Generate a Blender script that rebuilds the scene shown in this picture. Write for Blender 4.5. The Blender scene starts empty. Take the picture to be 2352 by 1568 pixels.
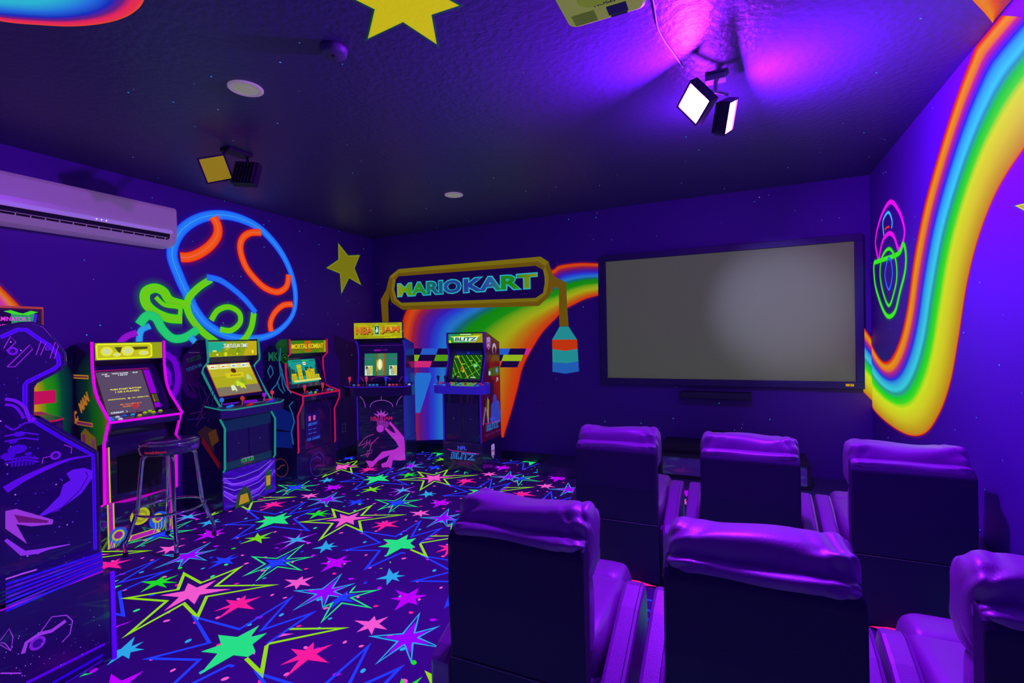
import bpy, bmesh, math, random
import numpy as np
from mathutils import Vector, Matrix
random.seed(7)
SC = bpy.context.scene
COL = SC.collection
# ---------------------------------------------------------------- camera
W, H = 2352, 1568
PP = np.array([1176., 784.])
VL = np.array([1697., 764.]) - PP          # vanishing point of the room's depth direction
VB = np.array([-1284., 823.]) - PP         # vanishing point of the back wall's horizontals
F = math.sqrt(-(VL @ VB))
nrm = lambda v: v / np.linalg.norm(v)
dY = nrm(np.array([VL[0], VL[1], F])); dX = nrm(-np.array([VB[0], VB[1], F])); dZ = np.cross(dX, dY)
if dZ[1] > 0: dZ = -dZ
RM = np.stack([dX, dY, dZ]); CAM = np.array([0, 0, 1.41])
cd = bpy.data.cameras.new('camera'); cam = bpy.data.objects.new('camera', cd); COL.objects.link(cam)
cd.sensor_width = 36; cd.lens = F / W * 36; cd.clip_start = 0.02
right = RM @ np.array([1, 0, 0]); down = RM @ np.array([0, 1, 0]); fwd = RM @ np.array([0, 0, 1])
M = Matrix.Identity(4)
for i in range(3):
    M[i][0] = right[i]; M[i][1] = -down[i]; M[i][2] = -fwd[i]; M[i][3] = CAM[i]
cam.matrix_world = M
SC.camera = cam
def hit(x, y, ax, val):
    d = RM @ np.array([x - PP[0], y - PP[1], F]); t = (val - CAM[ax]) / d[ax]
    return CAM + d * t
# ---------------------------------------------------------------- view, world
SC.view_settings.view_transform = 'Standard'; SC.view_settings.look = 'None'
SC.view_settings.gamma = 1; SC.view_settings.exposure = 0.0; SC.view_settings.use_curve_mapping = False
SC.cycles.use_denoising = True
SC.cycles.max_bounces = 6; SC.cycles.transparent_max_bounces = 24; SC.cycles.sample_clamp_indirect = 6
wd = bpy.data.worlds.new('world'); SC.world = wd; wd.use_nodes = True
wd.node_tree.nodes['Background'].inputs[0].default_value = (0.1, 0.02, 0.6, 1)
wd.node_tree.nodes['Background'].inputs[1].default_value = 0.05
# ---------------------------------------------------------------- lights (unseen violet fills added behind the viewpoint)
UV = (0.30, 0.012, 1.0)
def area(name, loc, target, size, power, color=UV):
    l = bpy.data.lights.new(name, 'AREA'); l.shape = 'SQUARE'; l.size = size; l.energy = power; l.color = color
    o = bpy.data.objects.new(name, l); COL.objects.link(o); o.location = loc
    o.rotation_euler = (Vector(target) - Vector(loc)).to_track_quat('-Z', 'Y').to_euler(); return o
area('rear_fill', (-1.0, -1.3, 2.45), (-1.6, 3.2, 0.3), 0.2, 2.5, (0.18, 0.01, 1.0))
area('rear_fill_corner', (-3.3, -1.0, 2.45), (1.2, 3.0, 0.9), 0.2, 2.5, (0.18, 0.01, 1.0))
FLOOD = 1250.0
pl = bpy.data.lights.new('lamp_glow_fill', 'POINT'); pl.energy = 22; pl.color = UV; pl.shadow_soft_size = 0.03  # added point light for the glow around the ceiling flood lamp
po = bpy.data.objects.new('lamp_glow_fill', pl); COL.objects.link(po); po.location = (-0.16, 3.05, 2.46)
# ---------------------------------------------------------------- helpers
LX, RX, BY, ZC, FY = -4.358, 1.035, 5.14, 2.74, -1.7
def lin(c):
    return tuple(((v / 255) / 12.92 if v / 255 <= 0.04045 else ((v / 255 + 0.055) / 1.055) ** 2.4) for v in c)
MATS = {}
def mat(name, base, rough=0.5, emit=None, es=1.0, metal=0.0, bump=0.0, bscale=200, spec=0.5, noise=0.0, coat=0.0):
    if name in MATS: return MATS[name]
    m = bpy.data.materials.new(name); m.use_nodes = True; nt = m.node_tree; b = nt.nodes['Principled BSDF']
    b.inputs['Base Color'].default_value = (*base, 1); b.inputs['Roughness'].default_value = rough
    b.inputs['Metallic'].default_value = metal; b.inputs['Specular IOR Level'].default_value = spec
    b.inputs['Coat Weight'].default_value = coat
    if emit:
        b.inputs['Emission Color'].default_value = (*emit, 1); b.inputs['Emission Strength'].default_value = es
    tc = nt.nodes.new('ShaderNodeTexCoord')
    if noise:
        n = nt.nodes.new('ShaderNodeTexNoise'); n.inputs['Scale'].default_value = 2.3; n.inputs['Detail'].default_value = 4
        nt.links.new(tc.outputs['Object'], n.inputs['Vector'])
        mx = nt.nodes.new('ShaderNodeMix'); mx.data_type = 'RGBA'
        mx.inputs[6].default_value = (*[v * (1 - noise) for v in base], 1); mx.inputs[7].default_value = (*[min(1, v * (1 + noise)) for v in base], 1)
        nt.links.new(n.outputs['Fac'], mx.inputs[0]); nt.links.new(mx.outputs[2], b.inputs['Base Color'])
    if bump:
        n = nt.nodes.new('ShaderNodeTexNoise'); n.inputs['Scale'].default_value = bscale; n.inputs['Detail'].default_value = 3
        nt.links.new(tc.outputs['Object'], n.inputs['Vector'])
        bp = nt.nodes.new('ShaderNodeBump'); bp.inputs['Strength'].default_value = bump; bp.inputs['Distance'].default_value = 0.004
        nt.links.new(n.outputs['Fac'], bp.inputs['Height']); nt.links.new(bp.outputs[0], b.inputs['Normal'])
    MATS[name] = m; return m
WALLB = (0.115, 0.02, 0.36)
CEILB = (0.085, 0.06, 0.20)
CARPB = (0.16, 0.03, 0.34)
def paint(name, under, strength, rough=0.6, basek=0.3, bump=0.0, bscale=60, coat=0.0):
    """fluorescent paint / print: colour from the mesh's Col attribute, its alpha fades to the surface below"""
    if name in MATS: return MATS[name]
    m = bpy.data.materials.new(name); m.use_nodes = True; nt = m.node_tree; b = nt.nodes['Principled BSDF']
    a = nt.nodes.new('ShaderNodeVertexColor'); a.layer_name = 'Col'
    mx = nt.nodes.new('ShaderNodeMix'); mx.data_type = 'RGBA'; mx.inputs[6].default_value = (*under, 1)
    sc = nt.nodes.new('ShaderNodeMix'); sc.data_type = 'RGBA'; sc.inputs[0].default_value = basek
    sc.inputs[6].default_value = (0, 0, 0, 1)
    nt.links.new(a.outputs['Color'], sc.inputs[7])
    nt.links.new(a.outputs['Alpha'], mx.inputs[0]); nt.links.new(sc.outputs[2], mx.inputs[7])
    nt.links.new(mx.outputs[2], b.inputs['Base Color'])
    ml = nt.nodes.new('ShaderNodeMath'); ml.operation = 'MULTIPLY'; ml.inputs[1].default_value = strength
    nt.links.new(a.outputs['Alpha'], ml.inputs[0])
    nt.links.new(a.outputs['Color'], b.inputs['Emission Color']); nt.links.new(ml.outputs[0], b.inputs['Emission Strength'])
    b.inputs['Roughness'].default_value = rough; b.inputs['Coat Weight'].default_value = coat; b.inputs['Specular IOR Level'].default_value = 0.5 if coat else 0.1
    if name.startswith('mural'):      # thin sprayed edges: the wall shows through where the paint runs out
        tr = nt.nodes.new('ShaderNodeBsdfTransparent'); ms = nt.nodes.new('ShaderNodeMixShader'); out = nt.nodes['Material Output']
        nt.links.new(a.outputs['Alpha'], ms.inputs[0]); nt.links.new(tr.outputs[0], ms.inputs[1]); nt.links.new(b.outputs[0], ms.inputs[2]); nt.links.new(ms.outputs[0], out.inputs['Surface'])
        nt.links.new(sc.outputs[2], b.inputs['Base Color']); ml.inputs[0].default_value = 1.0; nt.links.remove(ml.inputs[0].links[0]); ml.inputs[0].default_value = 1.0
    if bump:
        tc = nt.nodes.new('ShaderNodeTexCoord')
        n = nt.nodes.new('ShaderNodeTexNoise'); n.inputs['Scale'].default_value = bscale; n.inputs['Detail'].default_value = 3
        nt.links.new(tc.outputs['Object'], n.inputs['Vector'])
        bp = nt.nodes.new('ShaderNodeBump'); bp.inputs['Strength'].default_value = bump; bp.inputs['Distance'].default_value = 0.006
        nt.links.new(n.outputs['Fac'], bp.inputs['Height']); nt.links.new(bp.outputs[0], b.inputs['Normal'])
    MATS[name] = m; return m
WALL = mat('wall_paint', WALLB, 0.55, bump=0.25, bscale=90)
CEIL = mat('ceiling_paint', CEILB, 0.42, bump=1.0, bscale=30)
CARP = mat('carpet_pile', CARPB, 0.85, bump=0.5, bscale=400, noise=0.3)
BASEB = mat('black_baseboard', (0.03, 0.02, 0.07), 0.4)
BLK = mat('black_laminate', (0.055, 0.03, 0.15), 0.2, coat=0.7)
BLKG = mat('black_gloss', (0.05, 0.03, 0.14), 0.12, coat=1.0); BLKG.node_tree.nodes['Principled BSDF'].inputs['Coat IOR'].default_value = 2.6; BLKG.node_tree.nodes['Principled BSDF'].inputs['Coat Roughness'].default_value = 0.05
BLKM = mat('black_matte', (0.03, 0.02, 0.05), 0.6)
CHROME = mat('chrome', (0.85, 0.85, 0.9), 0.08, metal=1.0)
LEATH = mat('leather', (0.44, 0.08, 0.52), 0.42, bump=0.2, bscale=160, noise=0.1, spec=1.0, coat=0.8); LEATH.node_tree.nodes['Principled BSDF'].inputs['Coat Roughness'].default_value = 0.42
LEATHD = mat('leather_shaded', (0.06, 0.03, 0.12), 0.6, bump=0.25, bscale=160, spec=0.3)  # same leather, with the shade on the chair backs put into its colour
SEAM = mat('seam', (0.16, 0.05, 0.18), 0.6)
WHITEP = mat('white_plastic', (0.60, 0.95, 0.42), 0.3, emit=lin((110, 66, 140)), es=0.6)  # violet light on the white plastic put in as a faint glow
DARKSLOT = mat('slot_dark', (0.01, 0.01, 0.02), 0.6)
PRINT = paint('print_glow', (0, 0, 0), 1.0, 0.35)
PRINTM = paint('print_soft', (0, 0, 0), 0.72, 0.3, coat=0.3)
PRINTD = paint('print_dim', (0, 0, 0), 0.28, 0.3, basek=0.5, coat=0.3)
LIT = paint('backlit_art', (0, 0, 0), 1.0, 0.3, basek=0.1)
MURAL = paint('mural_paint', WALLB, 0.95, 0.6, basek=0.12)
MURALD = paint('mural_paint_shade', WALLB, 0.8, 0.6, basek=0.15)  # weaker copy of the mural paint, dimmer light put into its glow
MURALC = paint('mural_paint_ceiling', CEILB, 0.85, 0.5, bump=1.0, bscale=38)
CARPP = paint('carpet_dye', CARPB, 0.92, 0.9)

class MB:
    def __init__(s): s.v = []; s.f = []; s.m = []; s.c = []; s.sm = []
    def add(s, vs, fs, mi=0, col=(1, 1, 1, 1), smooth=False):
        o = len(s.v); s.v += [tuple(map(float, p)) for p in vs]
        if isinstance(col, list): s.c += col
        else: s.c += [col] * len(vs)
        for f in fs: s.f.append([o + i for i in f]); s.m.append(mi); s.sm.append(smooth)
    def box(s, x0, x1, y0, y1, z0, z1, mi=0, col=(1, 1, 1, 1)):
        vs = [(x, y, z) for z in (z0, z1) for y in (y0, y1) for x in (x0, x1)]
        s.add(vs, [(0, 2, 3, 1), (4, 5, 7, 6), (0, 1, 5, 4), (2, 6, 7, 3), (0, 4, 6, 2), (1, 3, 7, 5)], mi, col)
    def prismx(s, prof, x0, x1, mi=0):
        n = len(prof); vs = [(x0, y, z) for y, z in prof] + [(x1, y, z) for y, z in prof]
        s.add(vs, [tuple(range(n))[::-1], tuple(range(n, 2 * n))] + [(i, (i + 1) % n, n + (i + 1) % n, n + i) for i in range(n)], mi)
    def prismz(s, prof, z0, z1, mi=0):
        n = len(prof); vs = [(x, y, z0) for x, y in prof] + [(x, y, z1) for x, y in prof]
        s.add(vs, [tuple(range(n))[::-1], tuple(range(n, 2 * n))] + [(i, (i + 1) % n, n + (i + 1) % n, n + i) for i in range(n)], mi)
    def tube(s, pts, r, seg=8, mi=0, closed=False):
        pts = [Vector(p) for p in pts]; n = len(pts); vs = []
        rr = r if isinstance(r, list) else [r] * n
        up = None
        for i, p in enumerate(pts):
            a = pts[(i - 1) % n] if (closed or i > 0) else p; b = pts[(i + 1) % n] if (closed or i < n - 1) else p
            t = (b - a).normalized()
            if up is None: up = t.orthogonal().normalized()
            up = (up - t * up.dot(t)); up = up.normalized() if up.length > 1e-6 else t.orthogonal().normalized()
            q = t.cross(up)
            for k in range(seg):
                an = 2 * math.pi * k / seg; vs.append(p + (up * math.cos(an) + q * math.sin(an)) * rr[i])
        fs = []
        for i in range(n if closed else n - 1):
            j = (i + 1) % n
            for k in range(seg): fs.append((i * seg + k, j * seg + k, j * seg + (k + 1) % seg, i * seg + (k + 1) % seg))
        if not closed: fs += [tuple(range(seg)), tuple(range((n - 1) * seg, n * seg))[::-1]]
        s.add(vs, fs, mi, smooth=True)
    def lathe(s, prof, c=(0, 0, 0), seg=20, mi=0, axis=None, smooth=True):
        vs = []
        q = Vector((0, 0, 1)).rotation_difference(Vector(axis)) if axis else None
        for r, z in prof:
            for k in range(seg):
                a = 2 * math.pi * k / seg; p = Vector((r * math.cos(a), r * math.sin(a), z))
                if q: p = q @ p
                vs.append(p + Vector(c))
        fs = []
        for i in range(len(prof) - 1):
            for k in range(seg): fs.append((i * seg + k, i * seg + (k + 1) % seg, (i + 1) * seg + (k + 1) % seg, (i + 1) * seg + k))
        fs += [tuple(range(seg))[::-1], tuple(range((len(prof) - 1) * seg, len(prof) * seg))]
        s.add(vs, fs, mi, smooth=smooth)
    def pillow(s, x0, x1, y0, y1, z0, z1, e=0.35, nu=56, nv=60, wr=0.0, seed=0, mi=0):
        cx, cy, cz = (x0 + x1) / 2, (y0 + y1) / 2, (z0 + z1) / 2; a, b, c = (x1 - x0) / 2, (y1 - y0) / 2, (z1 - z0) / 2
        sg = lambda v, p: math.copysign(abs(v) ** p, v); vs = []; rnd = random.Random(seed); ph = [rnd.uniform(0, 6) for _ in range(6)]
        for j in range(nv + 1):
            x = math.sin(math.pi / 2 * (2 * j / nv - 1)); rr = max(0.0, 1 - abs(x) ** 16) ** (1 / 2.8)
            for i in range(nu):
                p = 2 * math.pi * i / nu; k = 1.0
                y = rr * sg(math.cos(p), 0.5); z = rr * sg(math.sin(p), 0.5)
                if wr:
                    edge = max(0.0, (abs(x) - 0.35) / 0.65) ** 1.3 * (1 if x > 0 or seed % 2 else 0.7)
                    cr = abs(math.sin(13 * abs(x) - 2.6 * p + ph[0])) ** 0.5 - 0.6 + 0.6 * math.sin(6 * p + 5 * x + ph[1])
                    k = 1 + wr * edge * cr + wr * 0.35 * math.sin(4 * x + 2 * p + ph[2])
                vs.append((cx + a * x, cy + b * y * k, cz + c * z * k))
        fs = [(j * nu + i, j * nu + (i + 1) % nu, (j + 1) * nu + (i + 1) % nu, (j + 1) * nu + i) for j in range(nv) for i in range(nu)]
        s.add(vs, fs, mi, smooth=True)
    def build(s, name, mats, parent=None, bevel=0.0, mesh_only=False):
        me = bpy.data.meshes.new(name); me.from_pydata(s.v, [], s.f)
        if not isinstance(mats, (list, tuple)): mats = [mats]
        for m in mats: me.materials.append(m)
        me.polygons.foreach_set('material_index', s.m); me.polygons.foreach_set('use_smooth', s.sm)
        if any(c != (1, 1, 1, 1) for c in s.c):
            at = me.color_attributes.new('Col', 'FLOAT_COLOR', 'POINT')
            at.data.foreach_set('color', [x for c in s.c for x in c])
        me.validate(); me.update()
        bm = bmesh.new(); bm.from_mesh(me)
        if not any(c != (1, 1, 1, 1) for c in s.c): bmesh.ops.recalc_face_normals(bm, faces=bm.faces)
        bm.to_mesh(me); bm.free()
        o = bpy.data.objects.new(name, me); COL.objects.link(o)
        if parent: o.parent = parent
        if bevel:
            b = o.modifiers.new('bevel', 'BEVEL'); b.width = bevel; b.segments = 2; b.limit_method = 'ANGLE'; b.angle_limit = 0.6
        return o
def thing(name, loc, rz=0, label=None, cat=None, group=None):
    o = bpy.data.objects.new(name, None); COL.objects.link(o); o.location = loc; o.rotation_euler = (0, 0, rz); o.empty_display_size = 0.1
    return tag(o, label, cat, group)
def tag(o, label=None, cat=None, group=None, kind=None):
    if label: o['label'] = label
    if cat: o['category'] = cat
    if group: o['group'] = group
    if kind: o['kind'] = kind
    return o
def copy_tree(o, parent=None):
    c = o.copy(); COL.objects.link(c)
    if parent: c.parent = parent
    for ch in list(o.children): copy_tree(ch, c)
    return c
# text ------------------------------------------------------------
_TX = {}
def text2d(s, bold=0.0, res=3, shear=0.0):
    k = (s, bold, res, shear)
    if k in _TX: return _TX[k]
    cu = bpy.data.curves.new('t', 'FONT'); cu.body = s; cu.offset = bold; cu.resolution_u = res; cu.shear = shear; cu.size = 1
    ob = bpy.data.objects.new('t', cu); COL.objects.link(ob); dg = bpy.context.evaluated_depsgraph_get(); dg.update()
    me = ob.evaluated_get(dg).to_mesh()
    vs = [(v.co.x, v.co.y) for v in me.vertices]; fs = [tuple(p.vertices) for p in me.polygons]
    ob.evaluated_get(dg).to_mesh_clear(); bpy.data.objects.remove(ob); bpy.data.curves.remove(cu)
    xs = [v[0] for v in vs]; ys = [v[1] for v in vs]
    x0, x1, y0, y1 = min(xs), max(xs), min(ys), max(ys)
    _TX[k] = ([((x - x0) / (x1 - x0), (y - y0) / (y1 - y0)) for x, y in vs], fs, (x1 - x0) / (y1 - y0)); return _TX[k]
def C4(c, a=1.0): return (*lin(c), a)
class Art:
    """flat artwork: mp(u, v, layer) -> 3D point; coordinates in the caller's unit square or metres"""
    def __init__(s, mp): s.mb = MB(); s.mp = mp; s.l = 1
    def poly(s, pts, col, a=1.0):
        c = [C4(k, a) for k in col] if isinstance(col, list) else C4(col, a)
        s.mb.add([s.mp(u, v, s.l) for u, v in pts], [tuple(range(len(pts)))], 0, c); s.l += 1
    def rect(s, x0, y0, x1, y1, col, a=1.0): s.poly([(x0, y0), (x1, y0), (x1, y1), (x0, y1)], col, a)
    def line(s, pts, w, col, closed=False, asp=1.0):
        pts = [Vector((p[0] * asp, p[1])) for p in pts]; n = len(pts); L = []; R = []
        for i in range(n):
            a = pts[(i - 1) % n] if closed or i else pts[i]; b = pts[(i + 1) % n] if closed or i < n - 1 else pts[i]
            d = (b - a); d = d.normalized() if d.length > 1e-9 else Vector((1, 0)); q = Vector((-d.y, d.x))
            w_ = w[i] if isinstance(w, list) else w
            L.append(pts[i] + q * w_ / 2); R.append(pts[i] - q * w_ / 2)
        vs = [s.mp(p.x / asp, p.y, s.l) for p in L + R]; m = n if closed else n - 1
        s.mb.add(vs, [(i, (i + 1) % n, n + (i + 1) % n, n + i) for i in range(m)], 0, C4(col)); s.l += 1
    def disc(s, x, y, r, col, ry=None, n=20, a=1.0):
        ry = ry or r; s.poly([(x + r * math.cos(2 * math.pi * k / n), y + ry * math.sin(2 * math.pi * k / n)) for k in range(n)], col, a)
    def text(s, t, x0, y0, x1, y1, col, bold=0.02, shear=0.0, grad=None, rot=0.0, asp=1.0):
        vs, fs, _ = text2d(t, bold, 3, shear); P = []
        for u, v in vs:
            x, y = (x1 - x0) * u, (y1 - y0) * v
            if rot:
                x, y = x * asp, y; x, y = x * math.cos(rot) - y * math.sin(rot), x * math.sin(rot) + y * math.cos(rot); x /= asp
            P.append((x0 + x, y0 + y))
        if grad: c = [(*grad(u, v), 1.0) for u, v in vs]
        else: c = C4(col)
        s.mb.add([s.mp(u, v, s.l) for u, v in P], fs, 0, c); s.l += 1
    def build(s, name, m, parent): return s.mb.build(name, m, parent)
def qmap(o, u, v, nn, eps=0.0004):
    o, u, v, nn = Vector(o), Vector(u), Vector(v), Vector(nn).normalized()
    return lambda a, b, l: o + u * a + v * b + nn * (eps * l)
def smooth_pts(P, n=8, closed=False):
    P = [np.array(p, float) for p in P]; N = len(P); out = []
    rng = range(N) if closed else range(N - 1)
    for i in rng:
        g = lambda k: P[k % N] if closed else P[max(0, min(N - 1, k))]
        a, b, c, d = g(i - 1), g(i), g(i + 1), g(i + 2)
        for k in range(n):
            t = k / n; out.append(0.5 * ((2 * b) + (-a + c) * t + (2 * a - 5 * b + 4 * c - d) * t * t + (-a + 3 * b - 3 * c + d) * t ** 3))
    if not closed: out.append(P[-1])
    return out
def stops(st, t):
    for (t0, c0), (t1, c1) in zip(st, st[1:]):
        if t <= t1:
            k = (t - t0) / max(1e-9, t1 - t0); k = max(0, min(1, k)); return tuple(a + (b - a) * k for a, b in zip(c0, c1))
    return st[-1][1]
def S(*l): return [(t, C4(c, a)) for t, c, a in l]
def ribbon(mb, A, B, st, mp, nc=None):
    """A, B: lists of 2D points on the surface; st: colour stops across"""
    ts = sorted(set([t for t, _ in st])); vs = []; cs = []
    for a, b in zip(A, B):
        for t in ts: p = a + (b - a) * t; vs.append(mp(p[0], p[1])); cs.append(stops(st, t))
    m = len(ts); mb.add(vs, [(i * m + k, (i + 1) * m + k, (i + 1) * m + k + 1, i * m + k + 1) for i in range(len(A) - 1) for k in range(m - 1)], 0, cs)
_SK = [0]
def stroke(mb, pts, w, core, edge, halo, mp0, closed=False, hw=1.1, n=8, hl=None):
    _SK[0] = (_SK[0] + 1) % 16; k_ = _SK[0]; mp = lambda u, v: mp0(u, v, 2 * k_)
    P = smooth_pts(pts, n, closed)
    if closed: P = P + [P[0]]
    N = len(P); A = []; B = []
    for i, p in enumerate(P):
        if closed: a = P[(i - 1) % (N - 1)]; b = P[(i + 1) % (N - 1)]
        else: a = P[max(0, i - 1)]; b = P[min(N - 1, i + 1)]
        d = b - a; L = np.linalg.norm(d); d = d / L if L > 1e-9 else np.array([1, 0.]); q = np.array([-d[1], d[0]])
        tt = i / (N - 1); ww = w(tt) if callable(w) else w
        r = ww / 2 * (1 + hw); A.append(p - q * r); B.append(p + q * r)
    e = 0.5 - 0.5 / (1 + hw); g = 0.5 / (1 + hw); hl = hl or core
    st = S((0, halo, 0), (e * 0.5, halo, 0.05), (e * 0.96, halo, 0.2), (e, edge, 1), (0.5 - g * 0.55, core, 1), (0.5 - g * 0.15, core, 1), (0.5, hl, 1), (0.5 + g * 0.15, core, 1), (0.5 + g * 0.55, core, 1), (1 - e, edge, 1), (1 - e * 0.96, halo, 0.2), (1 - e * 0.5, halo, 0.05), (1, halo, 0))
    ribbon(mb, A, B, st, mp)
def pw(x, y):  q = hit(x, y, 0, LX); return np.array([q[1], q[2]])
def pb(x, y):  q = hit(x, y, 1, BY); return np.array([q[0], q[2]])
def pr(x, y):  q = hit(x, y, 0, RX); return np.array([q[1], q[2]])
def pc(x, y):  q = hit(x, y, 2, ZC); return np.array([q[0], q[1]])
def pf(x, y):  q = hit(x, y, 2, 0.0); return np.array([q[0], q[1]])
mw = lambda e: (lambda u, v, l=0: (LX + e + 0.0002 * l, u, v))
mbk = lambda e: (lambda u, v, l=0: (u, BY - e - 0.0002 * l, v))
mr = lambda e: (lambda u, v, l=0: (RX - e - 0.0002 * l, u, v))
mc = lambda e: (lambda u, v, l=0: (u, v, ZC - e - 0.0002 * l))
# ---------------------------------------------------------------- room shell
def plane_wall(name, pts, m, dots=(), dmap=None):
    mb = MB(); mb.add(pts, [(0, 1, 2, 3)], 0)
    if dots:
        for u, v, r in dots:
            mb.add([dmap(u + r * math.cos(k * math.pi / 3), v + r * math.sin(k * math.pi / 3), 0) for k in range(6)], [(0, 1, 2, 3, 4, 5)], 1)
    o = mb.build(name, [m, mat('star_dot_paint', lin((60, 120, 200)), 0.5, emit=lin((60, 170, 240)), es=0.9)]); tag(o, kind='structure'); return o
rnd = random.Random(3)
def dots(n, u0, u1, v0, v1): return [(rnd.uniform(u0, u1), rnd.uniform(v0, v1), rnd.choice([0.0022, 0.003, 0.003, 0.0045])) for _ in range(n)]
wall_left = plane_wall('wall_left', [(LX, FY, 0), (LX, BY, 0), (LX, BY, ZC), (LX, FY, ZC)], WALL, dots(60, 1.0, BY, 1.2, ZC), mw(0.0006))
wall_back = plane_wall('wall_back', [(LX, BY, 0), (RX, BY, 0), (RX, BY, ZC), (LX, BY, ZC)], WALL, dots(80, LX, RX, 0.4, ZC), mbk(0.0006))
wall_right = plane_wall('wall_right', [(RX, BY, 0), (RX, FY, 0), (RX, FY, ZC), (RX, BY, ZC)], WALL, dots(70, 1.0, BY, 0.4, ZC), mr(0.0006))
wall_front = plane_wall('wall_front', [(LX, FY, 0), (RX, FY, 0), (RX, FY, ZC), (LX, FY, ZC)], WALL)
ceiling = plane_wall('ceiling', [(LX, FY, ZC), (RX, FY, ZC), (RX, BY, ZC), (LX, BY, ZC)], CEIL, dots(90, LX, RX, 0.8, BY), mc(0.0006))
for nm, bx in (('baseboard_left', (LX, LX + 0.015, FY, BY, 0, 0.10)), ('baseboard_back', (LX + 0.015, -1.9, BY - 0.015, BY, 0, 0.10)), ('baseboard_right', (RX - 0.015, RX, FY, 4.62, 0, 0.10))):
    mb = MB(); mb.box(*bx); tag(mb.build(nm, BASEB), kind='structure')
mb = MB(); mb.box(-1.89, RX, 4.66, BY, 0, 0.10); tag(mb.build('trim_1', mat('low_step_paint', (0.06, 0.04, 0.16), 0.5), bevel=0.006), kind='structure')
# ---------------------------------------------------------------- carpet
def clip(poly, x, side):
    out = []
    for i in range(len(poly)):
        a, b = poly[i - 1], poly[i]; ia = (a[0] - x) * side >= 0; ib = (b[0] - x) * side >= 0
        if ia != ib:
            t = (x - a[0]) / (b[0] - a[0]); out.append((x, a[1] + (b[1] - a[1]) * t))
        if ib: out.append(b)
    return out
def clipy(poly, y, side): return [(q, p) for p, q in clip([(q, p) for p, q in poly], y, side)]
def star(tips, c, rv):
    c = np.array(c); T = [np.array(t) for t in tips]; out = []; n = len(T)
    for i in range(n):
        a, b = T[i] - c, T[(i + 1) % n] - c; out.append(tuple(T[i]))
        aa, ab = math.atan2(a[1], a[0]), math.atan2(b[1], b[0]); d = (ab - aa + math.pi) % (2 * math.pi) - math.pi; m = aa + d / 2
        out.append((c[0] + rv * math.cos(m), c[1] + rv * math.sin(m)))
    return out
def inset(poly, w):
    n = len(poly); ar = sum(poly[i - 1][0] * poly[i][1] - poly[i][0] * poly[i - 1][1] for i in range(n)); s = 1 if ar > 0 else -1
    out = []
    for i in range(n):
        p0, p1, p2 = (Vector(poly[i - 1]), Vector(poly[i]), Vector(poly[(i + 1) % n]))
        d1 = (p1 - p0).normalized(); d2 = (p2 - p1).normalized(); n1 = Vector((-d1.y, d1.x)) * s; n2 = Vector((-d2.y, d2.x)) * s
        k = (n1 + n2); L = max(0.10, k.length_squared / 2); q = p1 + k * (w / L); out.append((q.x, q.y))
    return out
A6 = lambda x, y: tuple(pf(220 + x / 4.523, 1240 + y / 4.523)); A7 = lambda x, y: tuple(pf(620 + x / 4.356, 1040 + y / 4.356)); A5 = lambda x, y: tuple(pf(400 + x / 5.6, 960 + y / 5.6))
YL, PK, HP, GR, TQ, CY, MG, BL, PU, YG = (150, 225, 25), (245, 90, 200), (250, 30, 150), (30, 225, 40), (40, 230, 130), (45, 170, 225), (190, 0, 250), (35, 60, 255), (150, 0, 245), (120, 220, 30)
T = []   # list of (polygon | ring, colour, layer) in strip coordinates
def solid(c, tips, rv, col, f, lay=2): T.append(('s', star([f(*t) for t in tips], f(*c), rv), col, lay))
def ring(c, tips, rv, w, col, f, lay=1):
    p = star([f(*t) for t in tips], f(*c), rv); T.append(('r', p, col, lay, w)); return p
def shrink(p, c, k): return [(c[0] + (x - c[0]) * k, c[1] + (y - c[1]) * k) for x, y in p]
yt = [(910, 330), (1540, 262), (1905, 462), (1060, 835), (265, 1025), (245, 608)]
p = ring((1000, 550), yt, 0.13, 0.018, YL, A6); T.append(('s', star([tuple(x) for x in shrink([A6(*t) for t in yt], A6(1000, 550), 0.44)], A6(1000, 550), 0.062), PK, 2))
solid((650, 440), [(710, 370), (862, 362), (850, 443), (740, 497), (460, 548), (465, 435)], 0.035, GR, A6)
solid((1480, 665), [(1560, 572), (1720, 587), (1650, 722), (1245, 835), (1225, 742), (1350, 622)], 0.04, HP, A6)
solid((2105, 440), [(2150, 375), (2268, 380), (2228, 478), (2080, 518), (1955, 498), (1960, 410)], 0.035, PK, A6)
gt = [(2170, 40), (2265, 172), (2150, 318), (1655, 435), (1520, 380), (1608, 168)]
ring((1880, 235), gt, 0.075, 0.012, TQ, A6); T.append(('s', star(shrink([A6(*t) for t in gt], A6(1880, 235), 0.45), A6(1880, 235), 0.04), BL, 2))
ct = [(1200, 20), (1270, 95), (1160, 215), (850, 300), (585, 305), (680, 155)]
ring((960, 165), ct, 0.055, 0.010, CY, A6); T.append(('s', star(shrink([A6(*t) for t in ct], A6(960, 165), 0.62), A6(960, 165), 0.042), PU, 2))
solid((1330, 215), [(1455, 143), (1490, 165), (1430, 248), (1160, 305), (1190, 235), (1245, 178)], 0.035, BL, A6)
bt = [(905, 1170), (1715, 1065), (1905, 1140), (1755, 1455), (720, 1568), (600, 1375)]
ring((1290, 1310), bt, 0.155, 0.016, BL, A5); solid((1290, 1310), [(1145, 1262), (1455, 1215), (1520, 1250), (1470, 1362), (1055, 1435), (1035, 1338)], 0.075, TQ, A5)
solid((560, 940), [(563, 875), (645, 897), (685, 932), (622, 975), (500, 1005), (420, 960)], 0.035, CY, A7)
solid((655, 1100), [(770, 1025), (820, 1078), (715, 1150), (505, 1195), (500, 1105), (565, 1040)], 0.045, MG, A7)
mt = [(315, 795), (480, 798), (430, 905), (72, 990), (35, 918), (120, 830)]
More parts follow.
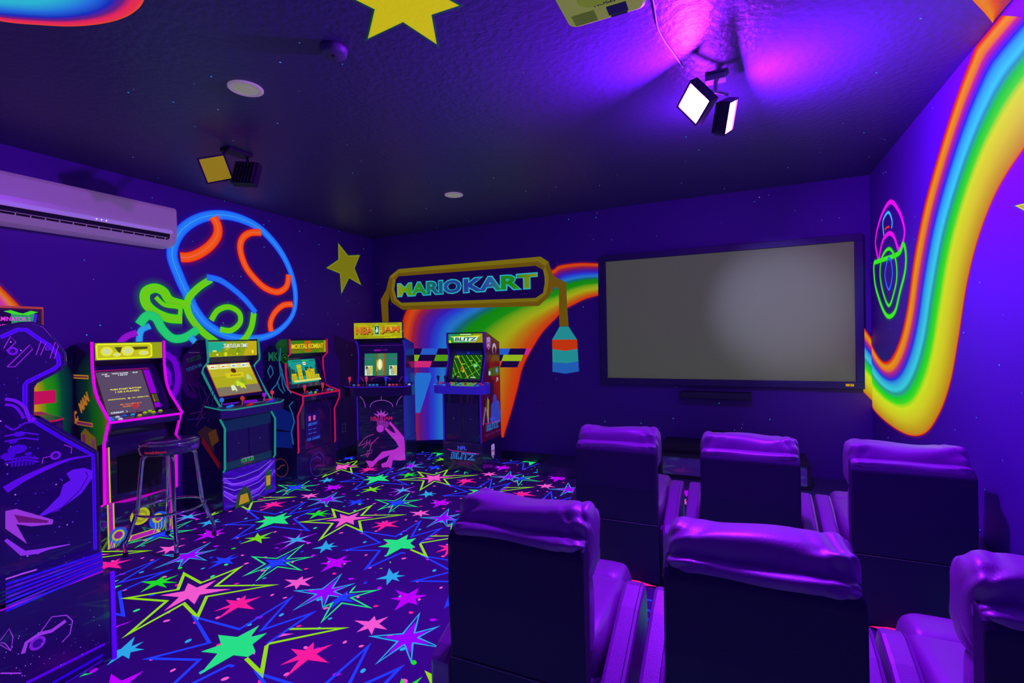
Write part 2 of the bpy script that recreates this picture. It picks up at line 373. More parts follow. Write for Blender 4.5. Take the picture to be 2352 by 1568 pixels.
solid((265, 870), mt, 0.03, MG, A7, 1); T.append(('s', star(shrink([A7(*t) for t in mt], A7(265, 870), 0.6), A7(265, 870), 0.028), CY, 2))
solid((1020, 365), [(995, 335), (1115, 327), (1120, 362), (1075, 395), (905, 400), (920, 367)], 0.035, YG, A7)
rd = random.Random(11); P_ = 1.216
for i in range(8):
    for j in range(8):
        if rd.random() < 0.97:
            cx, cy = -2.8 + (i + rd.uniform(0.15, 0.85)) * P_ / 8, 1.7 + (j + rd.uniform(0.15, 0.85)) * P_ / 8
            c = rd.choice([PK, PK, HP, MG, GR, CY, CY, BL, TQ]); r = rd.uniform(0.0095, 0.014); an = rd.uniform(0, 3)
            T.append(('s', [(cx + r * 1.25 * math.cos(k * math.pi / 5) * math.cos(an) - r * 0.9 * math.sin(k * math.pi / 5) * math.sin(an), cy + r * 1.25 * math.cos(k * math.pi / 5) * math.sin(an) + r * 0.9 * math.sin(k * math.pi / 5) * math.cos(an)) for k in range(10)], c, 0))
fl = MB(); fl.add([(LX, FY, 0), (RX, FY, 0), (RX, BY, 0), (LX, BY, 0)], [(0, 1, 2, 3)], 0)
SEAMX = -2.02
def put(poly, col, lay, x0, x1):
    for lo, sd in ((x0, 1), (x1, -1)):
        poly = clip(poly, lo, sd)
        if len(poly) < 3: return
    for lo, sd in ((FY + 0.9, 1), (BY - 0.016, -1)):
        poly = clipy(poly, lo, sd)
        if len(poly) < 3: return
    fl.add([(x, y, 0.0006 + 0.0003 * lay) for x, y in poly], [tuple(range(len(poly)))], 1, C4(col))
for (x0, x1, sx, sy) in ((LX + 0.016, SEAMX, 0, 0), (SEAMX, RX - 0.016, 0.69, -0.17)):
    for a in range(-4, 5):
        for b in range(-3, 4):
            ox, oy = sx + a * P_, sy + b * P_
            if -2.8 + ox + 1.9 < x0 or -2.8 + ox - 0.9 > x1: continue
            for t in T:
                q = [(x + ox, y + oy) for x, y in t[1]]
                if t[0] == 's': put(q, t[2], t[3], x0, x1)
                else:
                    r = inset(q, t[4]); n = len(q)
                    for k in range(n): put([q[k], q[(k + 1) % n], r[(k + 1) % n], r[k]], t[2], t[3], x0, x1)
floor = fl.build('floor', [CARP, CARPP]); tag(floor, kind='structure')
# ---------------------------------------------------------------- murals
RB = S((0, (205, 20, 10), 1), (0.03, (225, 60, 15), 1), (0.07, (222, 150, 20), 1), (0.13, (225, 120, 20), 1), (0.17, (190, 40, 120), 1), (0.22, (120, 30, 170), 1), (0.27, (30, 40, 215), 1), (0.33, (45, 160, 215), 1), (0.42, (55, 205, 215), 1), (0.47, (40, 150, 140), 1), (0.53, (20, 205, 40), 1), (0.6, (60, 220, 25), 1), (0.67, (205, 225, 25), 1), (0.8, (205, 200, 30), 1), (0.93, (190, 155, 20), 1), (0.98, (195, 130, 20), 1), (1.0, (220, 40, 10), 1))
def rain(name, parent, L, R, st, pj, mp, m, n=8, label=None):
    A = smooth_pts([pj(*p) for p in L], n); B = smooth_pts([pj(*p) for p in R], n); mb = MB(); ribbon(mb, A, B, st, mp)
    # the sprayed edges fade into the wall
    c0, c1 = st[0][1], st[-1][1]
    for E, O, c in ((A, B, c0), (B, A, c1)):
        G = []
        for e, o in zip(E, O): d = e - o; G.append(e + d / (np.linalg.norm(d) + 1e-9) * 0.025)
        ribbon(mb, G, E, [(0, (*c[:3], 0)), (0.6, (*c[:3], 0.08)), (1, (*c[:3], 0.3))], mp)
    o = mb.build(name, m, parent); o['label'] = label or 'painted rainbow band'; return o
# right wall
Lr = [(1983, 750), (1997, 775), (2003, 792), (2020, 822), (2036, 831), (2052, 815), (2070, 770), (2085, 700), (2100, 590), (2124, 470), (2160, 340), (2200, 215), (2240, 110), (2262, 66), (2300, 18), (2340, -30)]
Rr = [(1983, 900), (1997, 920), (2007, 940), (2040, 972), (2085, 998), (2125, 995), (2158, 950), (2183, 880), (2200, 790), (2222, 650), (2250, 540), (2290, 440), (2345, 352), (2420, 260), (2520, 160), (2640, 60)]
Lb, Rb = Lr[:2], Rr[:2]
mb = MB(); A = [pb(*p) for p in Lb]; B = [pb(*p) for p in Rb]; B[1] = np.array([RX - 0.002, B[1][1]]); A[1] = np.array([RX - 0.002, A[1][1]])
ribbon(mb, A, B, RB, mbk(0.001)); o = mb.build('rainbow_mural', MURAL, wall_back); o['label'] = 'short end of the painted rainbow beside the projection screen'
# keep right-wall points behind the camera side sensible
Lr2 = [pr(*p) for p in Lr[1:]]; Rr2 = [pr(*p) for p in Rr[1:]]
def capz(P):
    out = []
    for p in P:
        if p[1] > ZC:
            q = out[-1]; t = (ZC - q[1]) / (p[1] - q[1]); out.append(q + (p - q) * t); break
        out.append(p)
    return out
Lr2 = capz(Lr2)
while len(Lr2) < len(Rr2): Lr2.append(Lr2[-1] + np.array([-0.12, 0]))
Rr2 = [np.array([p[0], min(p[1], ZC)]) for p in Rr2]
Lr2[0][0] = BY; Rr2[0][0] = BY
A = smooth_pts(Lr2, 8); B = smooth_pts(Rr2, 8)
for K in (A, B):
    for p in K: p[1] = min(p[1], ZC - 0.002); p[0] = min(p[0], BY - 0.001)
mb = MB(); ribbon(mb, A, B, RB, mr(0.001))
for E_, O_, c in ((A, B, RB[0][1]), (B, A, RB[-1][1])):
    G = [e + (e - o) / (np.linalg.norm(e - o) + 1e-9) * 0.025 for e, o in zip(E_, O_)]
    for g in G: g[1] = min(g[1], ZC - 0.002); g[0] = min(g[0], BY - 0.001)
    ribbon(mb, G, E_, [(0, (*c[:3], 0)), (0.6, (*c[:3], 0.08)), (1, (*c[:3], 0.3))], mr(0.001))
o = mb.build('rainbow_mural', MURAL, wall_right); o['label'] = 'wide painted rainbow sweeping up the right wall'
# ceiling ends of the rainbow
RC = S((0, (230, 120, 20), 1), (0.25, (225, 140, 25), 1), (0.5, (220, 90, 30), 1), (0.75, (190, 60, 60), 1), (1, (150, 50, 80), 1))
a0 = pc(2267, 67); mb = MB()
A = smooth_pts([pc(2226, -8), pc(2245, 12), pc(2262, 30), pc(2280, 52)], 6); B = smooth_pts([pc(2330, -8), pc(2322, 2), pc(2312, 13), pc(2284, 46)], 6)
for K in (A, B):
    for p in K: p[0] = min(p[0], RX - 0.001)
ribbon(mb, A, B, RC, mc(0.001)); o = mb.build('rainbow_mural', MURALC, ceiling); o['label'] = 'orange end of the rainbow on the ceiling above the right wall'
mb = MB(); cx, cy = -2.62, 0.62
rim = [pc(335, -12), pc(322, 15), pc(290, 38), pc(240, 53), pc(170, 60), pc(90, 57), pc(0, 48), pc(-120, 20), pc(-200, -30)]
B = smooth_pts(rim, 8); A = [np.array([-2.45, 0.75]) + (p - np.array([-2.45, 0.75])) * 0.1 for p in B]
ribbon(mb, A, B, S((0, (40, 190, 210), 1), (0.55, (45, 190, 215), 1), (0.72, (35, 110, 225), 1), (0.82, (25, 40, 190), 1), (0.88, (110, 30, 130), 1), (0.93, (240, 40, 90), 1), (0.975, (240, 50, 80), 1), (1, (235, 80, 30), 1)), mc(0.001))
o = mb.build('round_mural', MURALC, ceiling); o['label'] = 'cyan and red rimmed painted patch on the ceiling corner'
# left wall rainbow
rain('rainbow_mural', wall_left, [(-60, 600), (0, 657), (45, 703), (100, 765), (118, 790)], [(-190, 600), (-120, 720), (-80, 800), (0, 830), (30, 850)],
     S((0, (215, 50, 20), 1), (0.08, (240, 130, 20), 1), (0.16, (225, 60, 160), 1), (0.25, (190, 50, 190), 1), (0.33, (60, 70, 220), 1), (0.42, (40, 170, 220), 1), (0.55, (15, 80, 90), 1), (0.68, (20, 140, 30), 1), (0.82, (130, 150, 20), 1), (0.92, (215, 150, 20), 1), (1, (220, 70, 20), 1)), pw, mw(0.0012), MURALD, label='painted rainbow band behind the cabinets on the left wall')
rain('rainbow_mural', wall_left, [(118, 790), (160, 850), (166, 930), (160, 1040)], [(30, 850), (60, 885), (70, 940), (72, 1040)], S((0, (6, 30, 60), 1), (0.25, (8, 70, 60), 1), (0.4, (20, 130, 25), 1), (0.62, (50, 150, 15), 1), (0.74, (150, 150, 20), 1), (0.9, (225, 150, 15), 1), (1, (225, 60, 20), 1)), pw, mw(0.0012), MURALD, label='lower green and orange part of the painted band on the left wall')
# back wall big rainbow
RBK = S((0, (215, 40, 10), 1), (0.05, (225, 80, 20), 1), (0.11, (170, 30, 60), 1), (0.17, (100, 25, 130), 1), (0.25, (60, 30, 190), 1), (0.31, (40, 70, 220), 1), (0.39, (40, 125, 215), 1), (0.45, (20, 110, 110), 1), (0.5, (20, 140, 20), 1), (0.6, (25, 150, 20), 1), (0.68, (130, 175, 25), 1), (0.78, (175, 180, 25), 1), (0.86, (190, 130, 20), 1), (0.94, (205, 80, 20), 1), (1, (225, 50, 15), 1))
rain('rainbow_mural', wall_back, [(1374, 605), (1330, 604), (1285, 610), (1262, 622), (1180, 630), (1080, 645), (1000, 672), (950, 697), (930, 722), (921, 770), (922, 830), (925, 900), (930, 1000), (934, 1012)],
     [(1374, 678), (1345, 686), (1318, 699), (1295, 712), (1275, 732), (1248, 760), (1228, 790), (1210, 822), (1198, 850), (1190, 885), (1182, 915), (1174, 945), (1160, 990), (1157, 1004)], RBK, pb, mbk(0.001), MURALD, label='painted rainbow pouring down the back wall behind two cabinets')
ar = Art(mbk(0.0016)); K8 = lambda x, y: tuple(pb(840 + x / 3.92, 540 + y / 3.92)); K6 = lambda x, y: tuple(pb(770 + x / 4.127, 720 + y / 4.127))
ar.poly([K6(*p) for p in [(770, 560), (905, 562), (912, 600), (805, 940), (680, 935), (690, 870), (740, 640)]], (40, 120, 225))
ar.poly([K6(*p) for p in [(665, 985), (755, 985), (742, 1200), (665, 1205)]], (30, 40, 235))
DK = (28, 4, 70)
def par(x0, x1, r, col):
    y0, y1 = 800 + 14.4 * r, 800 + 14.4 * (r + 1); s = 5
    ar.poly([tuple(pb(x0 - s * r, y0)), tuple(pb(x1 - s * r, y0)), tuple(pb(x1 - s * (r + 1), y1)), tuple(pb(x0 - s * (r + 1), y1))], col)
for r, cells in ((0, [(921, 933, (235, 40, 150)), (933, 970, DK), (970, 1007, (40, 100, 215)), (1007, 1045, DK), (1045, 1085, (235, 60, 90)), (1085, 1125, DK), (1125, 1172, (40, 100, 215)), (1172, 1209, DK), (1209, 1218, (220, 40, 160))]),
                 (1, [(923, 933, DK), (933, 970, (140, 190, 25)), (970, 1007, DK), (1007, 1044, (90, 170, 20)), (1044, 1085, DK), (1085, 1122, (140, 190, 25)), (1122, 1162, DK), (1162, 1207, (160, 200, 30))]),
                 (2, [(928, 964, DK), (964, 1003, (225, 45, 130)), (1003, 1040, DK), (1040, 1085, (60, 40, 190)), (1085, 1125, DK), (1125, 1164, (240, 70, 60)), (1164, 1204, DK)])):
    for x0, x1, c in cells: par(x0, x1, r, c)
o = ar.build('chequered_band', MURALD, wall_back); o['label'] = 'slanted chequered strip painted across the rainbow'
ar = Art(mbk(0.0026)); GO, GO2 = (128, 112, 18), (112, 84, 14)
out_ = [(300, 305), (1575, 193), (1648, 240), (1690, 370), (1690, 430), (1660, 545), (1560, 637), (335, 672), (235, 605), (205, 480), (218, 372)]
in_ = [(300, 370), (1530, 275), (1598, 312), (1612, 380), (1612, 440), (1598, 520), (1530, 565), (325, 608), (283, 575), (260, 490), (272, 402)]
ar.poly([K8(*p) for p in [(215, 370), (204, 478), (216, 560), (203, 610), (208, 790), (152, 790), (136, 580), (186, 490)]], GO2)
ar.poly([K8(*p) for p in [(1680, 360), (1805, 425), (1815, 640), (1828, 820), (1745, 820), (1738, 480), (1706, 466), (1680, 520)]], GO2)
n = len(out_)
ar.poly([K8(*p) for p in in_], (24, 4, 78))
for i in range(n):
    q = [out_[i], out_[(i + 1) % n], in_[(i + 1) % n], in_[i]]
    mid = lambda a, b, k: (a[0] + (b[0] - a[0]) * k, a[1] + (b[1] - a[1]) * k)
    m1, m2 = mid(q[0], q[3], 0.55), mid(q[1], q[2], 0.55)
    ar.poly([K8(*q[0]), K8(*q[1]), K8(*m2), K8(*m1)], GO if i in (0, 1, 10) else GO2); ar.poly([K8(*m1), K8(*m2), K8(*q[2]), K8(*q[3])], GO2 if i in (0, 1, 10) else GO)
CYN = (38, 150, 155)
for pts, c in (([(1748, 822), (1828, 822), (1905, 940), (1680, 940)], CYN), ([(1680, 940), (1906, 938), (1909, 1022), (1800, 1040), (1682, 1025)], (205, 55, 15)), ([(1682, 1025), (1800, 1040), (1909, 1022), (1917, 1135), (1810, 1152), (1684, 1142)], CYN), ([(1684, 1142), (1810, 1152), (1917, 1135), (1922, 1225), (1800, 1246), (1684, 1228)], (35, 100, 190))):
    ar.poly([K8(*p) for p in pts], c)
o = ar.build('gold_frame_mural', MURALD, wall_back); o['label'] = 'painted gold sign frame with hanging tube on the back wall'
# painted lettering
LT = lambda u, v: stops([(0, lin((150, 165, 20))), (0.12, lin((60, 160, 20))), (0.2, lin((40, 140, 20))), (0.27, lin((30, 100, 110))), (0.42, lin((40, 70, 160))), (0.6, lin((40, 60, 160))), (0.7, lin((50, 90, 170))), (0.74, lin((35, 140, 20))), (0.86, lin((35, 140, 20))), (0.92, lin((110, 150, 20))), (1, lin((140, 150, 20)))], u)
ar = Art(mbk(0.0052)); p0 = pb(914, 679); p1 = pb(1234, 629); zt = (pb(916, 649)[1] + p1[1]) / 2; zb = (p0[1] + pb(1180, 668)[1]) / 2
wx = p1[0] - p0[0]
for s_, a, b in (('MARIO', 0.0, 0.490), ('KART', 0.505, 1.0)):
    g = (lambda u, v, a=a, b=b: LT(a + (b - a) * u, v))
    ar.text(s_, p0[0] + wx * a - 0.008, zb - 0.008, p0[0] + wx * b + 0.008, zt + 0.008, (45, 190, 205), bold=0.075)
for s_, a, b in (('MARIO', 0.0, 0.490), ('KART', 0.505, 1.0)):
    g = (lambda u, v, a=a, b=b: LT(a + (b - a) * u, v))
    ar.text(s_, p0[0] + wx * a + 0.006, zb + 0.006, p0[0] + wx * b - 0.006, zt - 0.006, None, bold=0.035, grad=g)
o = ar.build('painted_lettering', MURALD, wall_back); o['label'] = 'green and blue painted lettering inside the gold frame'
# neon-style ring mural on the left wall (generic orb with arcs and ribbons)
Q = lambda x, y: pw(280 + x / 3.92, 460 + y / 3.92)
mb = MB(); ORB = [(590, 850), (520, 700), (450, 480), (520, 290), (680, 170), (880, 130), (1080, 170), (1260, 270), (1420, 450), (1520, 650), (1562, 850), (1540, 1020), (1440, 1150), (1300, 1225), (1120, 1245), (940, 1215), (770, 1120), (660, 990)]
stroke(mb, [Q(*p) for p in ORB], lambda t: 0.06 + 0.055 * math.cos(2 * math.pi * (t - 0.1)) if False else 0.055 + 0.035 * abs(math.cos(math.pi * (t - 0.12))), (35, 120, 245), (30, 80, 235), (20, 30, 220), mw(0.0012), closed=True, hl=(60, 165, 245))
o = mb.build('neon_ring_mural', MURAL, wall_left); o['label'] = 'large painted blue neon ring'
mb = MB()
for pts, w in (([(820, 150), (860, 230), (855, 320), (790, 410), (690, 480), (600, 512), (525, 512)], 0.085), ([(1250, 290), (1150, 295), (1080, 350), (1065, 450), (1110, 590), (1190, 700), (1290, 790), (1400, 825), (1480, 775), (1500, 670)], 0.065), ([(1535, 935), (1450, 945), (1375, 1010), (1335, 1100), (1342, 1180)], 0.06)):
    stroke(mb, [Q(*p) for p in pts], w, (240, 85, 15), (240, 40, 20), (200, 20, 30), mw(0.0022), hl=(245, 110, 90))
o = mb.build('neon_arc_mural', MURAL, wall_left); o['label'] = 'painted orange neon arcs inside the blue ring'
mb = MB(); GN = ((110, 205, 20), (60, 225, 20), (15, 150, 30))
for pts, w, cl in (([(800, 710), (680, 790), (590, 900), (600, 1020), (690, 1150), (810, 1250), (950, 1330), (1080, 1270), (1160, 1150), (1185, 1010)], 0.06, False), ([(560, 940), (430, 900), (370, 820), (290, 790), (210, 830), (215, 930), (300, 1010), (420, 1060), (540, 1070)], 0.075, False), ([(300, 870), (380, 940), (510, 965), (520, 1030)], 0.035, False),
                   ([(800, 1080), (860, 990), (960, 960), (1050, 1010), (1060, 1100), (980, 1170), (880, 1160)], 0.05, False)):
    stroke(mb, [Q(*p) for p in pts], w, *GN[:2], GN[2], mw(0.003), closed=cl, hw=1.5)
stroke(mb, [Q(*p) for p in [(760, 690), (880, 720), (1000, 800), (1110, 900), (1200, 1010)]], 0.055, (35, 110, 245), (30, 80, 235), (20, 30, 220), mw(0.0036))
for pts, w in (([(150, 1120), (220, 1040), (300, 1060), (360, 1160), (450, 1240), (560, 1235), (680, 1160)], 0.07),):
    stroke(mb, [Q(*p) for p in pts], w, (35, 205, 110), (30, 190, 120), (15, 110, 70), mw(0.004))
stroke(mb, [Q(*p) for p in [(250, 1130), (170, 1170), (150, 1270), (150, 1400)]], 0.05, (45, 160, 230), (40, 120, 230), (20, 60, 160), mw(0.003))
stroke(mb, [Q(*p) for p in [(130, 1190), (30, 1230), (-20, 1290), (-30, 1350)]], 0.05, (150, 20, 200), (130, 10, 200), (60, 0, 120), mw(0.003))
stroke(mb, [Q(*p) for p in [(610, 1230), (680, 1300), (740, 1360)]], 0.055, (45, 160, 230), (40, 120, 230), (20, 60, 160), mw(0.003))
o = mb.build('neon_squiggle_mural', MURAL, wall_left); o['label'] = 'painted green and cyan neon squiggles below the ring'
# purple rings behind the left row of cabinets
mb = MB()
stroke(mb, [pw(375, 810), pw(400, 830), pw(408, 870), pw(398, 905), pw(372, 920)], 0.05, (120, 0, 215), (110, 0, 210), (60, 0, 140), mw(0.0012)); stroke(mb, [pw(375, 840), pw(388, 860), pw(386, 885), pw(370, 895)], 0.03, (130, 0, 225), (110, 0, 210), (60, 0, 140), mw(0.0016))
o = mb.build('purple_arc_mural', MURALD, wall_left); o['label'] = 'painted purple arcs between two cabinets'
# small neon motif on the right wall (generic dome and loops)
V = lambda x, y: pr(1900 + x / 2.449, 420 + y / 2.449)
mb = MB(); MGN = ((235, 20, 235), (220, 0, 240), (120, 0, 160)); GL = ((60, 235, 30), (40, 220, 20), (20, 140, 30))
stroke(mb, [V(*p) for p in [(290, 435), (272, 330), (300, 200), (352, 108), (400, 150), (432, 240), (432, 310), (405, 375), (375, 300), (345, 285), (312, 330), (290, 435)]], 0.035, *MGN, mr(0.0012), hw=1.6)
stroke(mb, [V(*p) for p in [(320, 295), (315, 215), (345, 165), (366, 210), (364, 255)]], 0.022, (60, 190, 245), (40, 150, 240), (20, 60, 160), mr(0.0016))
stroke(mb, [V(*p) for p in [(326, 262), (338, 250), (352, 246)]], 0.016, (235, 40, 60), (220, 30, 50), (120, 0, 30), mr(0.002), n=3)
for pts, w in (([(290, 440), (265, 460), (270, 560), (290, 640), (320, 720), (350, 752), (385, 720), (410, 620), (440, 500), (445, 400), (430, 345), (400, 400)], 0.035), ([(310, 420), (300, 520), (318, 620), (350, 690), (380, 610), (395, 520), (385, 420), (350, 370)], 0.025)):
    stroke(mb, [V(*p) for p in pts], w, *GL, mr(0.0016), closed=True, hw=1.4)
stroke(mb, [V(*p) for p in [(345, 430), (328, 520), (350, 600), (370, 520), (362, 440)]], 0.02, (50, 110, 245), (40, 90, 240), (20, 30, 160), mr(0.002), closed=True)
o = mb.build('neon_loop_mural', MURAL, wall_right); o['label'] = 'small painted magenta dome over green neon loops'
# flat painted stars (no faces)
def wallstar(name, parent, tips, c, k, pj, mp, m, label, col=(150, 145, 25), edge=(190, 185, 30)):
    t = [pj(*p) for p in tips]; cc = pj(*c); t = [tuple(a) for a in t]; rv = k * sum(math.dist(a, cc) for a in t) / len(t); P = star(t, tuple(cc), rv); I = inset(P, 0.008)
    ar = Art(mp); G = shrink(P, cc, 1.13)
    n = len(P); ar.mb.add([mp(*p, 0) for p in G + P], [(i, (i + 1) % n, n + (i + 1) % n, n + i) for i in range(n)], 0, [C4((10, 90, 60), 0)] * n + [C4((10, 90, 60), 0.5)] * n)
    ar.poly(P, edge); ar.poly(I, col); o = ar.build(name, m, parent); o['label'] = label; return o
wallstar('star_mural', wall_left, [(777, 559), (826, 586), (829, 654), (784, 674), (750, 615)], (795, 612), 0.45, pw, mw(0.0012), MURALD, 'painted yellow star near the back left corner', (128, 125, 20), (165, 160, 30))
wallstar('star_mural', ceiling, [(803, -8), (845, 88), (1003, 101), (1055, 12), (960, -110)], (925, 2), 0.5, pc, mc(0.0012), MURALC, 'large painted yellow star on the ceiling', (205, 190, 20), (190, 190, 20))
wallstar('star_mural', wall_right, [(2332, 472), (2380, 430), (2400, 330), (2470, 440), (2560, 470), (2500, 560), (2400, 540)], (2430, 470), 0.5, pr, mr(0.0012), MURAL, 'painted yellow star cut by the right edge of the photo', (175, 170, 60), (215, 215, 30))
# ---------------------------------------------------------------- projection screen
sx0, sx1, sz0, sz1 = -1.315, 0.975, 0.905, 2.24
scr = thing('projection_screen', (0, BY, 0), 0, 'wide grey projection screen in a black frame on the back wall', 'projection screen')
mb = MB(); bw = 0.062
for b in ((sx0, sx1, sz1 - bw, sz1), (sx0, sx1, sz0, sz0 + bw), (sx0, sx0 + bw, sz0 + bw, sz1 - bw), (sx1 - bw, sx1, sz0 + bw, sz1 - bw)): mb.box(b[0], b[1], -0.055, 0, b[2], b[3])
mb.build('frame', mat('screen_frame', (0.05, 0.03, 0.14), 0.5), scr, 0.004)
mb = MB(); mb.box(sx0 + bw - 0.004, sx1 - bw + 0.004, -0.03, -0.022, sz0 + bw - 0.004, sz1 - bw + 0.004)
mb.build('screen_fabric', mat('screen_fabric', (0.22, 0.30, 0.06), 0.6, emit=(0.036, 0.042, 0.036), es=1.0, bump=0.15, bscale=300), scr)  # even grey self-glow stands in for light on the fabric
ar = Art(qmap((0.835, -0.0555, 0.928), (0.06, 0, 0), (0, 0, 0.022), (0, -1, 0))); ar.rect(0, 0, 1, 1, (190, 140, 20)); ar.line([(0.45, 0.2), (0.6, 0.75), (0.95, 0.75)], 0.12, (30, 5, 60)); ar.build('badge', PRINT, scr)
# added spot light that brightens the right half of the screen
sl = bpy.data.lights.new('screen_hotspot_fill', 'SPOT'); sl.energy = 170; sl.color = (0.85, 0.65, 3.0); sl.spot_size = math.radians(23); sl.spot_blend = 1; sl.shadow_soft_size = 0.02
so = bpy.data.objects.new('screen_hotspot_fill', sl); COL.objects.link(so); so.location = (-0.4, 1.76, 2.54); so.rotation_euler = (Vector((0.36, BY, 1.62)) - so.location).to_track_quat('-Z', 'Y').to_euler()
# centre speaker
sp = thing('center_speaker', (-0.215, BY - 0.05, 0.785), 0, 'slim black speaker bar mounted under the projection screen', 'speaker')
mb = MB(); mb.box(-0.315, 0.315, -0.05, 0.05, 0, 0.065); mb.build('speaker_body', BLKM, sp, 0.008)
mb = MB(); mb.box(-0.305, 0.305, -0.054, -0.048, 0.006, 0.058); mb.build('grille', mat('grille_cloth', (0.05, 0.035, 0.1), 0.8, bump=0.4, bscale=700), sp)
# media console on the step
cs = thing('media_console', (-0.08, 4.86, 0.10), 0, 'low black media console with glass doors below the screen', 'media console')
mb = MB(); mb.box(-0.60, 0.60, -0.19, 0.2, 0.195, 0.225); mb.box(-0.60, 0.60, -0.17, 0.2, 0.0, 0.03)
for x in (-0.60, -0.21, 0.19, 0.575): mb.box(x, x + 0.025, -0.18, 0.2, 0.03, 0.195)
mb.build('cabinet_frame', BLKM, cs, 0.003)
GLASS = mat('smoked_glass', (0.25, 0.12, 0.5), 0.08, coat=0.5)
for x0, x1 in ((-0.575, -0.21), (-0.185, 0.19), (0.215, 0.575)):
    mb = MB(); mb.box(x0, x1, -0.176, -0.170, 0.032, 0.193); d = mb.build('glass_door', GLASS, cs)
    mb = MB(); mb.box(x0 + 0.02, x0 + 0.028, -0.185, -0.176, 0.12, 0.15); mb.build('door_handle', CHROME, d)
mb = MB(); mb.box(-0.19, 0.19, -0.14, 0.14, 0, 0.085); mb.box(-0.17, 0.17, -0.143, -0.14, 0.02, 0.065)
tag(mb.build('media_receiver', BLKM, None, 0.004), 'black receiver box on the left end of the console', 'receiver').location = (-0.47, 4.86, 0.325)
mb = MB(); mb.box(-0.13, 0.13, -0.13, 0.13, 0, 0.17); mb.box(-0.11, 0.11, -0.135, -0.13, 0.02, 0.15)
tag(mb.build('subwoofer', BLKM, None, 0.01), 'black subwoofer box on the console behind the middle recliner', 'speaker').location = (-0.12, 4.88, 0.325)
# ---------------------------------------------------------------- recliners
def recliner(name, loc, label, seed):
    r = thing(name, loc, 0, label, 'recliner', 'recliners in two rows facing the screen')
    mb = MB(); mb.prismx([(0.0, 0.355), (-0.012, 0.55), (-0.008, 0.752), (0.008, 0.772), (0.06, 0.795), (0.06, 0.355)], -0.232, 0.232)
    mb.build('back_panel', LEATHD, r, 0.008)
    mb = MB(); mb.prismx([(0.012, 0.02), (0.004, 0.35), (0.09, 0.35), (0.09, 0.02)], -0.235, 0.235); mb.build('rear_skirt', LEATHD, r, 0.006)
    mb = MB(); mb.pillow(-0.230, 0.230, 0.004, 0.11, 0.735, 0.797, 0.3, wr=0.12, seed=seed + 5); mb.build('top_ledge', LEATH, r)
    mb = MB(); mb.pillow(-0.238, 0.238, 0.045, 0.215, 0.64, 0.862, 0.22, wr=0.15, seed=seed); mb.build('headrest', LEATH, r)
    mb = MB(); mb.pillow(-0.225, 0.225, 0.05, 0.17, 0.38, 0.68, 0.25, wr=0.03, seed=seed + 1); mb.build('back_cushion', LEATH, r)
    mb = MB(); mb.pillow(-0.248, 0.248, 0.10, 0.62, 0.26, 0.462, 0.15, wr=0.01, seed=seed + 2); mb.build('seat_cushion', LEATH, r)
    mb = MB(); mb.box(-0.24, 0.24, 0.09, 0.52, 0.03, 0.30); mb.pillow(-0.245, 0.245, 0.48, 0.70, 0.06, 0.468, 0.2, wr=0.02, seed=seed); mb.build('footrest', LEATH, r)
    for sx in (-1, 1):
        mb = MB(); prof = [(0.02, 0.03), (0.015, 0.31), (0.06, 0.345), (0.20, 0.405), (0.33, 0.46), (0.43, 0.49), (0.475, 0.485), (0.50, 0.44), (0.515, 0.03)]
        a, b = sorted((sx * 0.252, sx * 0.328)); mb.prismx(prof, a, b)
        m = mb.build('armrest', LEATH, r, 0.014)
        pp = [(y - 0.0, z + 0.002) for y, z in prof[1:7]]
        mb = MB()
        for q in (b - 0.014,): mb.tube([(q, y, z - 0.001) for y, z in pp], 0.0014, 5)
        mb.build('seam', SEAM, m)
    for x in (-0.22, 0.22):
        for y in (0.06, 0.45): mb = MB(); mb.lathe([(0.02, 0), (0.02, 0.03)], (x, y, 0.0), 10); mb.build('foot', BLKM, r)
    mb = MB(); mb.tube([(-0.232, 0.0, 0.352), (0.232, 0.0, 0.352)], 0.0025, 5); mb.build('seam', mat('seam_light', (0.3, 0.2, 0.35), 0.6), r)
    return r
XS = (-0.655, 0.035, 0.705)
LB = [['left recliner of the front row nearest the screen', 'middle recliner of the front row, in front of the console', 'right recliner of the front row, beside the right wall'],
      ['left recliner of the near row, beside the star carpet', 'middle recliner of the near row, largest in the photo', 'right recliner of the near row, cut off by the photo edge']]
k = 0
for ri, y in enumerate((2.79, 1.39)):
    for xi, x in enumerate(XS):
        recliner('recliner', (x, y, 0), 'violet lit leather ' + LB[ri][xi], 10 + 7 * k); k += 1
# ---------------------------------------------------------------- arcade cabinets
BTN = {}
def button(parent, x, y, z, col, r=0.013):
    key = ('b', col, r)
    if key not in BTN:
        mb = MB(); mb.lathe([(r * 1.25, 0), (r * 1.25, 0.003), (r, 0.004), (r * 0.95, 0.009), (r * 0.5, 0.011)], seg=12)
        o = mb.build('button', mat('plastic_%d_%d_%d' % col, lin(col), 0.3, emit=lin(col), es=0.55), parent); BTN[key] = o
    else: o = BTN[key].copy(); COL.objects.link(o); o.parent = parent
    o.location = (x, y, z); return o
def joystick(parent, x, y, z, col, kind='ball'):
    key = ('j', col, kind)
    if key not in BTN:
        mb = MB(); mb.lathe([(0.018, 0), (0.018, 0.002), (0.005, 0.004), (0.005, 0.045)], seg=12, mi=0)
        if kind == 'ball': mb.lathe([(0.002, 0.042), (0.012, 0.046), (0.0175, 0.058), (0.0175, 0.064), (0.012, 0.076), (0.002, 0.08)], seg=14, mi=1)
        else: mb.lathe([(0.007, 0.03), (0.009, 0.035), (0.016, 0.075), (0.015, 0.083), (0.004, 0.088)], seg=14, mi=1)
        o = mb.build('joystick', [CHROME, mat('plastic_%d_%d_%d' % col, lin(col), 0.3, emit=lin(col), es=0.55)], parent); BTN[key] = o
    else: o = BTN[key].copy(); COL.objects.link(o); o.parent = parent
    o.location = (x, y, z); return o
BT = 0.018
